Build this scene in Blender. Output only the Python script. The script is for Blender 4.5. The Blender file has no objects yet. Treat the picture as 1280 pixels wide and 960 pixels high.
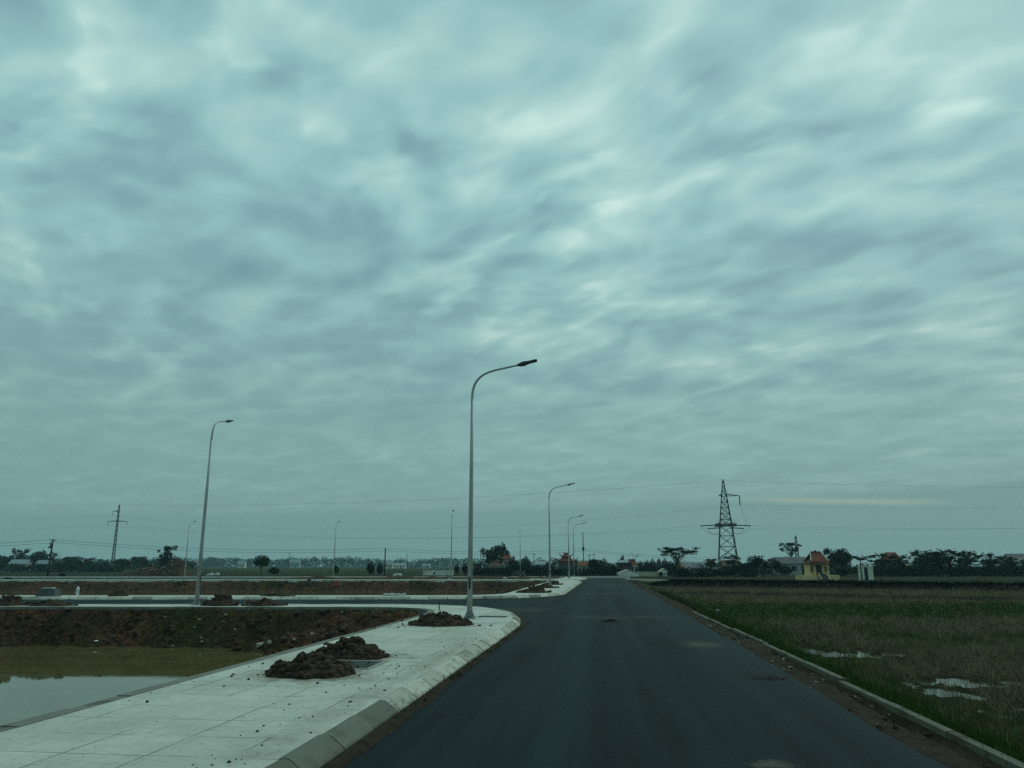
import bpy, bmesh, math, random
import numpy as np
from mathutils import Vector, Matrix
from mathutils.geometry import tessellate_polygon
from math import sin, cos, tan, atan, radians, pi, sqrt, hypot, exp

SC = bpy.context.scene
C = SC.collection
R = random.Random(7)
NR = np.random.RandomState(11)

# ------------------------------------------------------------------ camera, sky, sun, exposure
HC, TH, PS, FOC = 1.8, radians(13.3), radians(6.77), 960.0
cam_d = bpy.data.cameras.new("camera")
cam = bpy.data.objects.new("camera", cam_d)
C.objects.link(cam)
cam.location = (0, 0, HC)
cam.rotation_euler = (pi / 2 + TH, 0, PS)
cam_d.sensor_width = 36
cam_d.lens = 36 * FOC / 1280
cam_d.clip_start = 0.1
cam_d.clip_end = 8000
SC.camera = cam

SUN_EL, SUN_AZ = radians(48), radians(38)      # azimuth clockwise from +Y: high, in front of and right of the camera
SKY_STRENGTH = 0.10
SUN_STRENGTH = 0.6
SC.view_settings.view_transform = 'Standard'
SC.view_settings.look = 'None'
SC.view_settings.exposure = 0.0
SC.view_settings.gamma = 1.0
SC.view_settings.use_curve_mapping = False


class NT:
    """small node graph writer"""
    def __init__(s, tree):
        s.t = tree
        s.n = tree.nodes
        s.l = tree.links

    def add(s, typ, **kw):
        n = s.n.new(typ)
        for k, v in kw.items():
            setattr(n, k, v)
        return n

    def put(s, sock, v):
        if hasattr(v, 'is_output') or isinstance(v, bpy.types.NodeSocket):
            s.l.new(v, sock)
        elif isinstance(v, (tuple, list)) and sock.type == 'RGBA' and len(v) == 3:
            sock.default_value = (*v, 1)
        else:
            sock.default_value = v

    def math(s, op, a, b=0.0, c=0.0, clamp=False):
        n = s.add('ShaderNodeMath', operation=op, use_clamp=clamp)
        s.put(n.inputs[0], a); s.put(n.inputs[1], b); s.put(n.inputs[2], c)
        return n.outputs[0]

    def vmath(s, op, a, b=(0, 0, 0), out=0):
        n = s.add('ShaderNodeVectorMath', operation=op)
        s.put(n.inputs[0], a)
        if op == 'SCALE':
            s.put(n.inputs[3], b)
        else:
            s.put(n.inputs[1], b)
        return n.outputs[out]

    def mix(s, f, a, b, mode='MIX'):
        n = s.add('ShaderNodeMix', data_type='RGBA', blend_type=mode)
        s.put(n.inputs[0], f); s.put(n.inputs[6], a); s.put(n.inputs[7], b)
        return n.outputs[2]

    def noise(s, vec, scale, detail=4, rough=0.55, dist=0.0, col=False):
        n = s.add('ShaderNodeTexNoise')
        if vec is not None:
            s.l.new(vec, n.inputs['Vector'])
        n.inputs['Scale'].default_value = scale
        n.inputs['Detail'].default_value = detail
        n.inputs['Roughness'].default_value = rough
        n.inputs['Distortion'].default_value = dist
        return n.outputs['Color' if col else 'Fac']

    def ramp(s, f, stops):
        n = s.add('ShaderNodeValToRGB')
        e = n.color_ramp.elements
        while len(e) < len(stops):
            e.new(0.5)
        for el, (p, c) in zip(e, stops):
            el.position = p
            el.color = (*c, 1) if len(c) == 3 else c
        s.put(n.inputs[0], f)
        return n.outputs[0]

    def step(s, f, a, b):
        n = s.add('ShaderNodeMapRange', interpolation_type='SMOOTHSTEP')
        s.put(n.inputs[0], f)
        n.inputs[1].default_value = a
        n.inputs[2].default_value = b
        return n.outputs[0]

    def scale(s, vec, sc, rot=(0, 0, 0), loc=(0, 0, 0)):
        n = s.add('ShaderNodeMapping')
        s.put(n.inputs[0], vec)
        n.inputs['Scale'].default_value = sc
        n.inputs['Rotation'].default_value = rot
        n.inputs['Location'].default_value = loc
        return n.outputs[0]


def lin(r, g, b):
    f = lambda c: (c / 255 / 12.92) if c <= 10.31 else ((c / 255 + 0.055) / 1.055) ** 2.4
    return (f(r), f(g), f(b))


# ---- world: Nishita sky almost wholly covered by a rolled cloud deck
W = bpy.data.worlds.new("World")
SC.world = W
W.use_nodes = True
w = NT(W.node_tree)
w.n.clear()
sky = w.add('ShaderNodeTexSky', sky_type='NISHITA', sun_disc=False)
sky.sun_elevation = SUN_EL
sky.sun_rotation = SUN_AZ
tc = w.add('ShaderNodeTexCoord')
dirv = w.vmath('NORMALIZE', tc.outputs['Generated'])
sep = w.add('ShaderNodeSeparateXYZ'); w.l.new(dirv, sep.inputs[0])
dz = w.math('MAXIMUM', sep.outputs[2], 0.0)
den = w.math('ADD', dz, 0.13)
comb = w.add('ShaderNodeCombineXYZ')
w.l.new(w.math('DIVIDE', sep.outputs[0], den), comb.inputs[0])
w.l.new(w.math('DIVIDE', sep.outputs[1], den), comb.inputs[1])
pl = comb.outputs[0]
# rolls run along an azimuth about 50 degrees left of the road
rolled = w.scale(pl, (1, 1, 1), (0, 0, radians(39)))
warp = w.noise(rolled, 1.6, 3, 0.5, 0, True)
warpv = w.vmath('SCALE', w.vmath('SUBTRACT', warp, (0.5, 0.5, 0.5)), 0.26)
rv = w.vmath('ADD', rolled, warpv)
nbig = w.noise(w.scale(rv, (1.0, 1.15, 1), loc=(1.7, 15.4, 0)), 1.0, 2, 0.5)
nroll = w.noise(w.scale(rv, (3.0, 3.9, 1), loc=(0.4, 2.2, 0)), 1.0, 3, 0.5)
nfine = w.noise(w.scale(rv, (7.0, 9.5, 1), loc=(1.4, 5.2, 0)), 1.0, 2, 0.5)
vor = w.add('ShaderNodeTexVoronoi', feature='SMOOTH_F1')
w.l.new(w.scale(rv, (3.2, 4.4, 1), loc=(5.4, 1.2, 0)), vor.inputs['Vector'])
vor.inputs['Scale'].default_value = 1.35
vor.inputs['Smoothness'].default_value = 0.55
vor.inputs['Detail'].default_value = 1.2
cell = w.math('MULTIPLY', w.math('SUBTRACT', vor.outputs['Distance'], 0.42), 0.42)
nr = w.noise(w.scale(rv, (2.2, 3.6, 1), loc=(8.4, 3.3, 0)), 1.0, 2, 0.4)
ridge = w.math('SUBTRACT', 1.0, w.math('MULTIPLY', w.math('ABSOLUTE', w.math('SUBTRACT', nr, 0.5)), 7.0), clamp=True)
ridge = w.math('MULTIPLY', w.math('MULTIPLY', ridge, ridge), w.math('MULTIPLY', w.step(nfine, 0.40, 0.66), w.step(nbig, 0.36, 0.62)))
v = w.math('ADD', w.math('MULTIPLY', nbig, 0.34), w.math('ADD', w.math('MULTIPLY', nroll, 0.56), w.math('MULTIPLY', nfine, 0.26)))
v = w.math('ADD', v, w.math('ADD', cell, w.math('MULTIPLY', ridge, 0.15)))
# light coming through thinner cloud on the sun's side, thicker cloud on the other
sd = (cos(SUN_EL) * sin(SUN_AZ), cos(SUN_EL) * cos(SUN_AZ), sin(SUN_EL))
toward = w.vmath('DOT_PRODUCT', dirv, sd, out=1)
v = w.math('ADD', v, w.math('MULTIPLY', w.math('SUBTRACT', toward, 0.72), 0.36))
cl = w.ramp(w.step(v, 0.20, 1.29), [
    (0.0, lin(112, 156, 163)), (0.28, lin(131, 173, 178)), (0.5, lin(150, 194, 195)),
    (0.70, lin(170, 211, 207)), (0.86, lin(198, 231, 222)), (1.0, lin(234, 248, 234))])
# towards the horizon the deck melts into smooth haze
hz = w.step(sep.outputs[2], 0.46, 0.07)
hazecol = w.mix(w.step(sep.outputs[2], 0.02, 0.16), lin(116, 150, 146), lin(126, 164, 158))
cl = w.mix(w.math('MULTIPLY', hz, 0.80), cl, hazecol)
below = w.step(w.math('ADD', sep.outputs[2], w.math('MULTIPLY', sep.outputs[0], -0.03)), 0.082, 0.068)
cl = w.mix(below, cl, lin(113, 151, 149))
# one cream rift low over the fields
az = w.math('ARCTAN2', sep.outputs[0], sep.outputs[1])
ec = w.math('SUBTRACT', w.math('ADD', sep.outputs[2], w.math('MULTIPLY', az, 0.045)), 0.0870)
rift = w.math('POWER', 2.718, w.math('MULTIPLY', w.math('POWER', w.math('DIVIDE', ec, 0.0034), 2.0), -1.0))
rift = w.math('MULTIPLY', rift, w.math('MULTIPLY', w.step(az, 0.14, 0.24), w.step(az, 0.43, 0.33)))
cl = w.mix(w.math('MULTIPLY', rift, 0.42), cl, lin(178, 186, 158))
cl10 = w.vmath('SCALE', cl, 1.0 / SKY_STRENGTH)
deck = w.mix(0.95, sky.outputs[0], cl10)
bg = w.add('ShaderNodeBackground')
bg.inputs[1].default_value = SKY_STRENGTH
w.l.new(deck, bg.inputs[0])
wo = w.add('ShaderNodeOutputWorld')
w.l.new(bg.outputs[0], wo.inputs[0])

sun_d = bpy.data.lights.new("sun", 'SUN')
sun_d.energy = SUN_STRENGTH
sun_d.angle = radians(28)
sun_d.color = (0.93, 1.0, 0.92)
sun = bpy.data.objects.new("sun", sun_d)
C.objects.link(sun)
sun.location = (20, 20, 60)
sun.rotation_euler = Vector(sd).to_track_quat('Z', 'Y').to_euler()

SC.cycles.use_denoising = False
SC.cycles.max_bounces = 6
SC.cycles.diffuse_bounces = 3
SC.cycles.glossy_bounces = 3
SC.cycles.volume_bounces = 1
SC.cycles.transparent_max_bounces = 8

# ------------------------------------------------------------------ measuring helpers
_F = Vector((-sin(PS) * cos(TH), cos(PS) * cos(TH), sin(TH)))
_Rt = Vector((cos(PS), sin(PS), 0))
_U = Vector((sin(PS) * sin(TH), -cos(PS) * sin(TH), cos(TH)))


def G(px, py, z=0.0):
    """where the sight line measured at (px, py) of the photo meets height z"""
    d = _F + _Rt * ((px - 640) / FOC) + _U * ((480 - py) / FOC)
    t = (z - HC) / d.z
    return (d.x * t, d.y * t)


def AT(px, d):
    """ground point at forward distance d in the compass direction of photo column px (near the horizon)"""
    r = (px - 640) / FOC * d * cos(TH) * 1.0
    return (-sin(PS) * d + cos(PS) * r, cos(PS) * d + sin(PS) * r)


def ZH(py, d):
    return HC + d * tan(TH + atan((480 - py) / FOC))


def DIST(py, z=0.0):
    return (z - HC) / tan(TH + atan((480 - py) / FOC))


def MPX(d):
    return d / 985.0


# numpy value noise
def _hash(ix, iy, s):
    h = (ix.astype(np.int64) * 374761393 + iy.astype(np.int64) * 668265263 + s * 974711) & 0x7fffffff
    h = ((h ^ (h >> 13)) * 1274126177) & 0x7fffffff
    return ((h ^ (h >> 16)) & 0xffff) / 65535.0


def vnoise(x, y, s=0):
    x = np.asarray(x, float); y = np.asarray(y, float)
    ix = np.floor(x); iy = np.floor(y)
    fx = x - ix; fy = y - iy
    fx = fx * fx * (3 - 2 * fx); fy = fy * fy * (3 - 2 * fy)
    a = _hash(ix, iy, s); b = _hash(ix + 1, iy, s); c = _hash(ix, iy + 1, s); d = _hash(ix + 1, iy + 1, s)
    return (a * (1 - fx) + b * fx) * (1 - fy) + (c * (1 - fx) + d * fx) * fy


def fbm(x, y, s=0, o=4):
    r = 0; a = 0.5; f = 1.0
    for i in range(o):
        r = r + a * vnoise(x * f + 17.3 * i, y * f - 9.1 * i, s + i)
        a *= 0.5; f *= 2.03
    return r / (1 - 0.5 ** o)


def sst(a, b, x):
    t = np.clip((x - a) / (b - a), 0, 1)
    return t * t * (3 - 2 * t)


# ------------------------------------------------------------------ mesh builder and tagging
class MB:
    def __init__(s):
        s.v = []; s.f = []; s.m = []

    def box(s, c, size, rz=0.0, mi=0, taper=1.0):
        x, y, z = size[0] / 2, size[1] / 2, size[2] / 2
        b = len(s.v); ca, sa = cos(rz), sin(rz)
        for sz in (-1, 1):
            k = taper if sz > 0 else 1.0
            for sx, sy in ((-1, -1), (1, -1), (1, 1), (-1, 1)):
                px, py = sx * x * k, sy * y * k
                s.v.append((c[0] + px * ca - py * sa, c[1] + px * sa + py * ca, c[2] + sz * z))
        for q in ((3, 2, 1, 0), (4, 5, 6, 7), (0, 1, 5, 4), (1, 2, 6, 5), (2, 3, 7, 6), (3, 0, 4, 7)):
            s.f.append(tuple(b + i for i in q)); s.m.append(mi)
        return s

    def tube(s, pts, rad, n=8, cap=True, mi=0):
        pts = [Vector(p) for p in pts]
        if not hasattr(rad, '__len__'):
            rad = [rad] * len(pts)
        b = len(s.v)
        u = None
        for i, p in enumerate(pts):
            t = (pts[min(i + 1, len(pts) - 1)] - pts[max(i - 1, 0)]).normalized()
            if u is None:
                ref = Vector((0, 0, 1)) if abs(t.z) < 0.9 else Vector((0, 1, 0))
                u = t.cross(ref).normalized()
            else:
                u = (u - t * u.dot(t)).normalized()
            q = t.cross(u)
            for k in range(n):
                a = 2 * pi * k / n
                s.v.append(tuple(p + (u * cos(a) + q * sin(a)) * rad[i]))
        for i in range(len(pts) - 1):
            for k in range(n):
                k2 = (k + 1) % n
                s.f.append((b + i * n + k, b + i * n + k2, b + (i + 1) * n + k2, b + (i + 1) * n + k)); s.m.append(mi)
        if cap:
            s.f.append(tuple(b + k for k in range(n - 1, -1, -1))); s.m.append(mi)
            e = b + (len(pts) - 1) * n
            s.f.append(tuple(e + k for k in range(n))); s.m.append(mi)
        return s

    def bar(s, a, b, r, n=4, mi=0):
        return s.tube([a, b], r, n, True, mi)

    def poly(s, pts, mi=0):
        b = len(s.v)
        s.v += [tuple(p) for p in pts]
        s.f.append(tuple(range(b, b + len(pts)))); s.m.append(mi)
        return s

    def rock(s, c, r, rnd, mi=0, flat=1.0, sub=1):
        vs, fs = ICO[sub]
        b = len(s.v)
        ax = [rnd.uniform(0.7, 1.3) * r for _ in range(3)]
        rm = Matrix.Rotation(rnd.uniform(0, 6.28), 3, 'Z') @ Matrix.Rotation(rnd.uniform(-0.6, 0.6), 3, 'X')
        for p in vs:
            k = rnd.uniform(0.74, 1.16)
            q = rm @ Vector((p[0] * ax[0] * k, p[1] * ax[1] * k, p[2] * ax[2] * k))
            s.v.append((c[0] + q.x, c[1] + q.y, c[2] + q.z * flat))
        for f in fs:
            s.f.append(tuple(b + i for i in f)); s.m.append(mi)
        return s

    def mesh(s, name, mats, smooth=False):
        me = bpy.data.meshes.new(name)
        me.from_pydata(s.v, [], s.f)
        for m in (mats if isinstance(mats, (list, tuple)) else [mats]):
            me.materials.append(m)
        if any(s.m):
            me.polygons.foreach_set('material_index', s.m)
        if smooth:
            me.polygons.foreach_set('use_smooth', [True] * len(me.polygons))
        me.update()
        return me

    def build(s, name, mats, parent=None, smooth=False, loc=None):
        o = bpy.data.objects.new(name, s.mesh(name, mats, smooth))
        C.objects.link(o)
        if parent is not None:
            o.parent = parent
        if loc is not None:
            o.location = loc
        return o


def _ico(sub):
    bm = bmesh.new()
    bmesh.ops.create_icosphere(bm, subdivisions=sub, radius=1)
    bm.verts.ensure_lookup_table()
    r = ([tuple(v.co) for v in bm.verts], [tuple(v.index for v in f.verts) for f in bm.faces])
    bm.free()
    return r


ICO = {1: _ico(1), 2: _ico(2), 3: _ico(3)}


def tag(o, label=None, cat=None, group=None, kind=None):
    if label: o['label'] = label
    if cat: o['category'] = cat
    if group: o['group'] = group
    if kind: o['kind'] = kind
    return o


def thing(name, label, cat, loc=(0, 0, 0), rz=0.0, group=None, scale=None):
    o = bpy.data.objects.new(name, None)
    o.empty_display_size = 0.2
    C.objects.link(o)
    o.location = loc; o.rotation_euler = (0, 0, rz)
    if scale is not None:
        o.scale = scale
    return tag(o, label, cat, group)


def part(name, me, parent, loc=None, label=None):
    o = bpy.data.objects.new(name, me)
    C.objects.link(o); o.parent = parent
    if loc is not None: o.location = loc
    if label: o['label'] = label
    return o


def copy_tree(o, parent=None):
    c = o.copy(); C.objects.link(c); c.parent = parent
    for ch in list(o.children):
        copy_tree(ch, c)
    return c


def structure(o):
    o['kind'] = 'structure'
    return o


# ------------------------------------------------------------------ materials
def mat(name, rough=0.85, spec=0.3, metal=0.0):
    m = bpy.data.materials.new(name); m.use_nodes = True
    g = NT(m.node_tree); b = g.n['Principled BSDF']
    b.inputs['Roughness'].default_value = rough
    b.inputs['Specular IOR Level'].default_value = spec
    b.inputs['Metallic'].default_value = metal
    return m, g, b


def objco(g):
    return g.add('ShaderNodeTexCoord').outputs['Object']


def bump(g, b, h, strength=0.5, dist=0.02):
    n = g.add('ShaderNodeBump')
    n.inputs['Strength'].default_value = strength
    n.inputs['Distance'].default_value = dist
    g.l.new(h, n.inputs['Height'])
    g.l.new(n.outputs[0], b.inputs['Normal'])


def simple(name, col, var=0.25, scale=3.0, rough=0.8, spec=0.3, metal=0.0, bs=0.0, bd=0.01, dirt=None):
    """painted, plastered or metal surface with uneven tone and some wear"""
    m, g, b = mat(name, rough, spec, metal)
    co = objco(g)
    n = g.noise(co, scale, 5, 0.6)
    c = g.mix(n, tuple(x * (1 - var) for x in col), tuple(min(1, x * (1 + var)) for x in col))
    if dirt:
        n2 = g.noise(co, scale * 0.6, 6, 0.65)
        c = g.mix(g.math('MULTIPLY', g.step(n2, 0.5, 0.68), 0.7), c, dirt)
    g.put(b.inputs['Base Color'], c)
    if bs:
        bump(g, b, g.noise(co, scale * 6, 5, 0.6), bs, bd)
    return m


M = {}


def make_materials():
    # fresh asphalt: fine aggregate, long paver streaks, a dusty seam and a few dirt stains
    m, g, b = mat('asphalt', 0.78, 0.09)
    co = objco(g)
    streak = g.noise(g.scale(co, (1.6, 0.035, 1)), 1.0, 5, 0.65)
    lane = g.noise(g.scale(co, (0.55, 0.012, 1), loc=(4, 0, 0)), 1.0, 2, 0.5)
    patch = g.noise(co, 0.35, 5, 0.6)
    agg = g.noise(co, 90, 3, 0.7)
    c = g.mix(g.step(streak, 0.36, 0.64), lin(3, 10, 13), lin(22, 36, 40))
    c = g.mix(g.math('MULTIPLY', g.step(lane, 0.45, 0.62), 0.55), c, lin(36, 50, 53))
    c = g.mix(g.math('MULTIPLY', g.step(patch, 0.48, 0.7), 0.5), c, lin(28, 38, 40))
    c = g.mix(g.step(agg, 0.35, 0.75), c, g.mix(0.25, c, lin(48, 58, 60)))
    sp = g.add('ShaderNodeSeparateXYZ'); g.l.new(co, sp.inputs[0])

    ragged = g.math('MULTIPLY', g.math('SUBTRACT', g.noise(co, 4.2, 5, 0.7), 0.5), 3.4)

    def blot(cx, cy, rx, ry, col, k, c):
        dx = g.math('DIVIDE', g.math('SUBTRACT', sp.outputs[0], cx), rx)
        dy = g.math('DIVIDE', g.math('SUBTRACT', sp.outputs[1], cy), ry)
        d = g.math('SQRT', g.math('ADD', g.math('MULTIPLY', dx, dx), g.math('MULTIPLY', dy, dy)))
        d = g.math('ADD', d, ragged)
        return g.mix(g.math('MULTIPLY', g.step(d, 1.1, 0.1), k), c, col)
    for cx, cy, rx, ry, k in ((2.2, 19.3, 0.55, 0.95, 0.75), (1.49, 8.0, 0.22, 0.22, 0.9), (-0.4, 28.6, 1.7, 0.6, 0.5), (1.4, 29.2, 0.9, 0.5, 0.4),
                              (-3.4, 33.4, 1.4, 2.6, 0.35), (-1.7, 20.5, 0.3, 3.2, 0.12), (-0.2, 52.0, 2.6, 1.5, 0.35), (0.6, 75, 2.2, 4, 0.4)):
        c = blot(cx, cy, rx, ry, lin(84, 82, 68), k, c)
    c = blot(2.35, 13.9, 0.55, 0.55, lin(22, 22, 22), 0.5, c)
    c = blot(1.9, 21.5, 1.2, 0.9, lin(22, 30, 34), 0.5, c)
    # across-the-road working joint
    sy = g.math('ABSOLUTE', g.math('SUBTRACT', g.math('ADD', sp.outputs[1], g.math('MULTIPLY', sp.outputs[0], -0.05)), 29.6))
    c = g.mix(g.math('MULTIPLY', g.step(sy, 0.22, 0.03), 0.45), c, lin(66, 72, 70))
    g.put(b.inputs['Base Color'], c)
    bump(g, b, agg, 0.35, 0.006)
    M['asphalt'] = m

    # pale paving slabs
    m, g, b = mat('paving_slab', 0.85, 0.25)
    co = objco(g)
    bt = g.add('ShaderNodeTexBrick', offset=0.0, squash=1.0)
    wob = g.vmath('ADD', co, g.vmath('SCALE', g.vmath('SUBTRACT', g.noise(co, 1.6, 2, 0.5, 0, True), (0.5, 0.5, 0.5)), 0.06))
    g.l.new(g.scale(wob, (1, 1, 1), loc=(0.12, 0.2, 0)), bt.inputs['Vector'])
    for i, val in (('Scale', 1.0), ('Mortar Size', 0.011), ('Mortar Smooth', 0.35), ('Bias', 0.0), ('Brick Width', 0.80), ('Row Height', 0.80)):
        bt.inputs[i].default_value = val
    bt.inputs['Color1'].default_value = (0, 0, 0, 1); bt.inputs['Color2'].default_value = (1, 1, 1, 1); bt.inputs['Mortar'].default_value = (0.5, 0.5, 0.5, 1)
    bt2 = g.add('ShaderNodeTexBrick', offset=0.5, squash=1.0)
    g.l.new(g.scale(co, (1, 1, 1), loc=(0.05, 0.11, 0)), bt2.inputs['Vector'])
    for i, val in (('Scale', 1.0), ('Mortar Size', 0.006), ('Mortar Smooth', 0.5), ('Brick Width', 0.40), ('Row Height', 0.40)):
        bt2.inputs[i].default_value = val
    tone = g.noise(co, 0.7, 5, 0.6)
    c = g.mix(g.step(tone, 0.3, 0.7), lin(184, 185, 172), lin(210, 210, 197))
    mot = g.noise(co, 6.5, 6, 0.72)
    c = g.mix(g.math('MULTIPLY', g.step(mot, 0.46, 0.7), 0.26), c, lin(134, 136, 124))
    c = g.mix(g.math('MULTIPLY', bt.outputs['Color'], 0.22), c, lin(136, 137, 128))
    spk = g.noise(co, 42, 4, 0.75)
    c = g.mix(g.math('MULTIPLY', g.step(spk, 0.55, 0.8), 0.55), c, lin(120, 120, 112))
    sp2 = g.noise(co, 17, 5, 0.7)
    c = g.mix(g.math('MULTIPLY', g.step(sp2, 0.55, 0.68), 0.42), c, lin(112, 110, 98))
    dust = g.noise(co, 0.45, 6, 0.68)
    c = g.mix(g.math('MULTIPLY', g.step(dust, 0.52, 0.74), 0.16), c, lin(124, 118, 102))
    sq = g.add('ShaderNodeSeparateXYZ'); g.l.new(co, sq.inputs[0])
    ragged = g.math('MULTIPLY', g.math('SUBTRACT', g.noise(co, 3.4, 5, 0.7), 0.5), 2.6)
    for cx, cy, rx, ry, k in ((-4.6, 12.2, 1.15, 0.95, 0.75), (-4.6, 14.5, 1.1, 0.85, 0.7), (-4.7, 22.6, 1.3, 1.2, 0.7), (-3.15, 9.0, 0.3, 2.6, 0.25), (-3.1, 15.0, 0.25, 4.0, 0.3)):
        dx = g.math('DIVIDE', g.math('SUBTRACT', sq.outputs[0], cx), rx)
        dy = g.math('DIVIDE', g.math('SUBTRACT', sq.outputs[1], cy), ry)
        d = g.math('SQRT', g.math('ADD', g.math('MULTIPLY', dx, dx), g.math('MULTIPLY', dy, dy)))
        d = g.math('ADD', d, ragged)
        c = g.mix(g.math('MULTIPLY', g.step(d, 1.15, 0.3), k), c, lin(98, 84, 66))
    gate = g.step(g.noise(g.scale(co, (1.1, 0.8, 1), loc=(5, 1, 0)), 1.0, 3, 0.6), 0.40, 0.58)
    c = g.mix(g.math('MULTIPLY', g.math('MULTIPLY', bt.outputs['Fac'], gate), 0.8), c, lin(88, 80, 64))
    gate2 = g.step(g.noise(g.scale(co, (0.9, 1.3, 1), loc=(2, 7, 0)), 1.0, 3, 0.6), 0.44, 0.6)
    c = g.mix(g.math('MULTIPLY', g.math('MULTIPLY', bt2.outputs['Fac'], gate2), 0.6), c, lin(112, 104, 88))
    g.put(b.inputs['Base Color'], c)
    h = g.math('ADD', g.math('MULTIPLY', bt.outputs['Fac'], -1.0), g.math('MULTIPLY', spk, 0.35))
    bump(g, b, h, 0.5, 0.008)
    M['paving'] = m

    # precast kerb: tone per block comes from the 'tone' attribute; stained face
    m, g, b = mat('kerb_concrete', 0.88, 0.25)
    co = objco(g)
    at = g.add('ShaderNodeAttribute', attribute_name='tone')
    c = g.mix(at.outputs['Fac'], lin(92, 94, 86), lin(208, 206, 188))
    st = g.noise(g.scale(co, (3, 3, 9)), 1.0, 6, 0.7)
    c = g.mix(g.math('MULTIPLY', g.step(st, 0.47, 0.68), 0.75), c, lin(96, 92, 80))
    sm = g.noise(co, 26, 5, 0.7)
    c = g.mix(g.math('MULTIPLY', g.step(sm, 0.5, 0.8), 0.55), c, lin(84, 82, 74))
    g.put(b.inputs['Base Color'], c)
    bump(g, b, g.math('ADD', sm, st), 0.5, 0.012)
    M['kerb'] = m
    M['edging'] = simple('edging_concrete', lin(122, 122, 112), 0.35, 2.5, 0.9, 0.2, bs=0.6, bd=0.02, dirt=lin(74, 66, 52))
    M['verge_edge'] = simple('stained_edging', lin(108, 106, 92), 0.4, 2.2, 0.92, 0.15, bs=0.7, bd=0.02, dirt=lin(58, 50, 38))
    M['pit_rim'] = simple('pit_rim_concrete', lin(150, 150, 142), 0.2, 6, 0.9, 0.2, bs=0.4, dirt=lin(110, 100, 84))

    # soil of the banks and fields, colours mixed by the 'cover' attribute: R grass, G wet dark mud, B red-brown earth, A dry straw
    m, g, b = mat('earth', 0.97, 0.06)
    co = objco(g)
    at = g.add('ShaderNodeAttribute', attribute_name='cover')
    sp = g.add('ShaderNodeSeparateColor'); g.l.new(at.outputs['Color'], sp.inputs[0])
    n1 = g.noise(co, 0.9, 6, 0.65)
    n2 = g.noise(co, 5.0, 6, 0.68)
    n3 = g.noise(co, 21.0, 4, 0.7)
    c = g.mix(g.step(n1, 0.3, 0.7), lin(70, 58, 46), lin(98, 84, 66))
    red = g.mix(g.step(n2, 0.38, 0.64), lin(44, 31, 24), lin(142, 100, 74))
    c = g.mix(sp.outputs[2], c, red)
    straw = g.mix(g.step(n2, 0.38, 0.64), lin(30, 27, 21), lin(96, 82, 60))
    c = g.mix(at.outputs['Alpha'], c, straw)
    mud = g.mix(n2, lin(30, 29, 25), lin(52, 48, 40))
    c = g.mix(sp.outputs[1], c, mud)
    c = g.mix(g.math('MULTIPLY', g.step(n2, 0.5, 0.66), 0.55), c, g.mix(0.5, c, lin(24, 22, 18)))
    gr = g.mix(g.step(n2, 0.3, 0.7), lin(32, 48, 22), lin(66, 90, 38))
    gf = g.math('MULTIPLY', sp.outputs[0], g.step(g.math('ADD', g.math('MULTIPLY', n2, 0.5), g.math('MULTIPLY', n3, 0.5)), 0.34, 0.56))
    c = g.mix(gf, c, gr)
    c = g.mix(g.math('MULTIPLY', g.step(n3, 0.62, 0.72), 0.35), c, lin(126, 112, 92))
    g.put(b.inputs['Base Color'], c)
    bump(g, b, g.math('ADD', g.math('MULTIPLY', n2, 1.0), g.math('MULTIPLY', n3, 0.5)), 1.0, 0.3)
    M['earth'] = m

    # dug soil of the heaps
    m, g, b = mat('dug_soil', 0.97, 0.12)
    co = objco(g)
    n1 = g.noise(co, 3.0, 6, 0.7); n2 = g.noise(co, 22, 5, 0.7)
    c = g.mix(g.step(n1, 0.3, 0.7), lin(42, 35, 30), lin(88, 70, 57))
    c = g.mix(g.math('MULTIPLY', g.step(n2, 0.55, 0.75), 0.5), c, lin(114, 96, 78))
    g.put(b.inputs['Base Color'], c)
    bump(g, b, g.math('ADD', n1, n2), 0.9, 0.03)
    M['soil'] = m
    M['wet_soil'] = simple('wet_soil', lin(18, 18, 15), 0.4, 6, 0.8, 0.2, bs=0.8)
    M['verge'] = simple('verge_dirt', lin(70, 60, 48), 0.5, 7, 0.97, 0.1, bs=1.0, bd=0.06, dirt=lin(34, 32, 26))

    # standing pond water, silty and almost still
    m, g, b = mat('pond_water', 0.02, 0.5)
    b.inputs['IOR'].default_value = 1.33
    co = objco(g)
    g.put(b.inputs['Base Color'], g.mix(g.step(g.noise(g.scale(co, (0.5, 1.3, 1)), 1.0, 6, 0.7), 0.35, 0.68), lin(88, 82, 50), lin(106, 96, 62)))
    bump(g, b, g.noise(g.scale(co, (1, 2.4, 1)), 2.2, 3, 0.5), 0.012, 0.05)
    M['water'] = m
    m, g, b = mat('puddle_water', 0.03, 0.5)
    b.inputs['IOR'].default_value = 1.33
    b.inputs['Base Color'].default_value = (*lin(96, 90, 76), 1)
    M['puddle'] = m

    # galvanised steel, lamp head, wires, timber
    m, g, b = mat('galvanised_steel', 0.5, 0.4, 0.55)
    co = objco(g)
    n = g.noise(g.scale(co, (14, 14, 1.2)), 1.0, 4, 0.6)
    g.put(b.inputs['Base Color'], g.mix(n, lin(150, 152, 150), lin(186, 188, 184)))
    M['steel'] = m
    M['lamp_dark'] = simple('lamp_head_grey', lin(42, 44, 46), 0.2, 8, 0.5, 0.4)
    M['lens'] = simple('lamp_lens', lin(120, 124, 122), 0.1, 8, 0.25, 0.5)
    M['plate'] = simple('dark_plate', lin(48, 52, 54), 0.2, 10, 0.6, 0.3)
    M['lattice'] = simple('lattice_steel', lin(62, 64, 64), 0.3, 2, 0.6, 0.3, 0.3)
    M['lattice_pale'] = simple('lattice_steel_pale', lin(112, 116, 114), 0.25, 2, 0.6, 0.3, 0.3)
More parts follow.
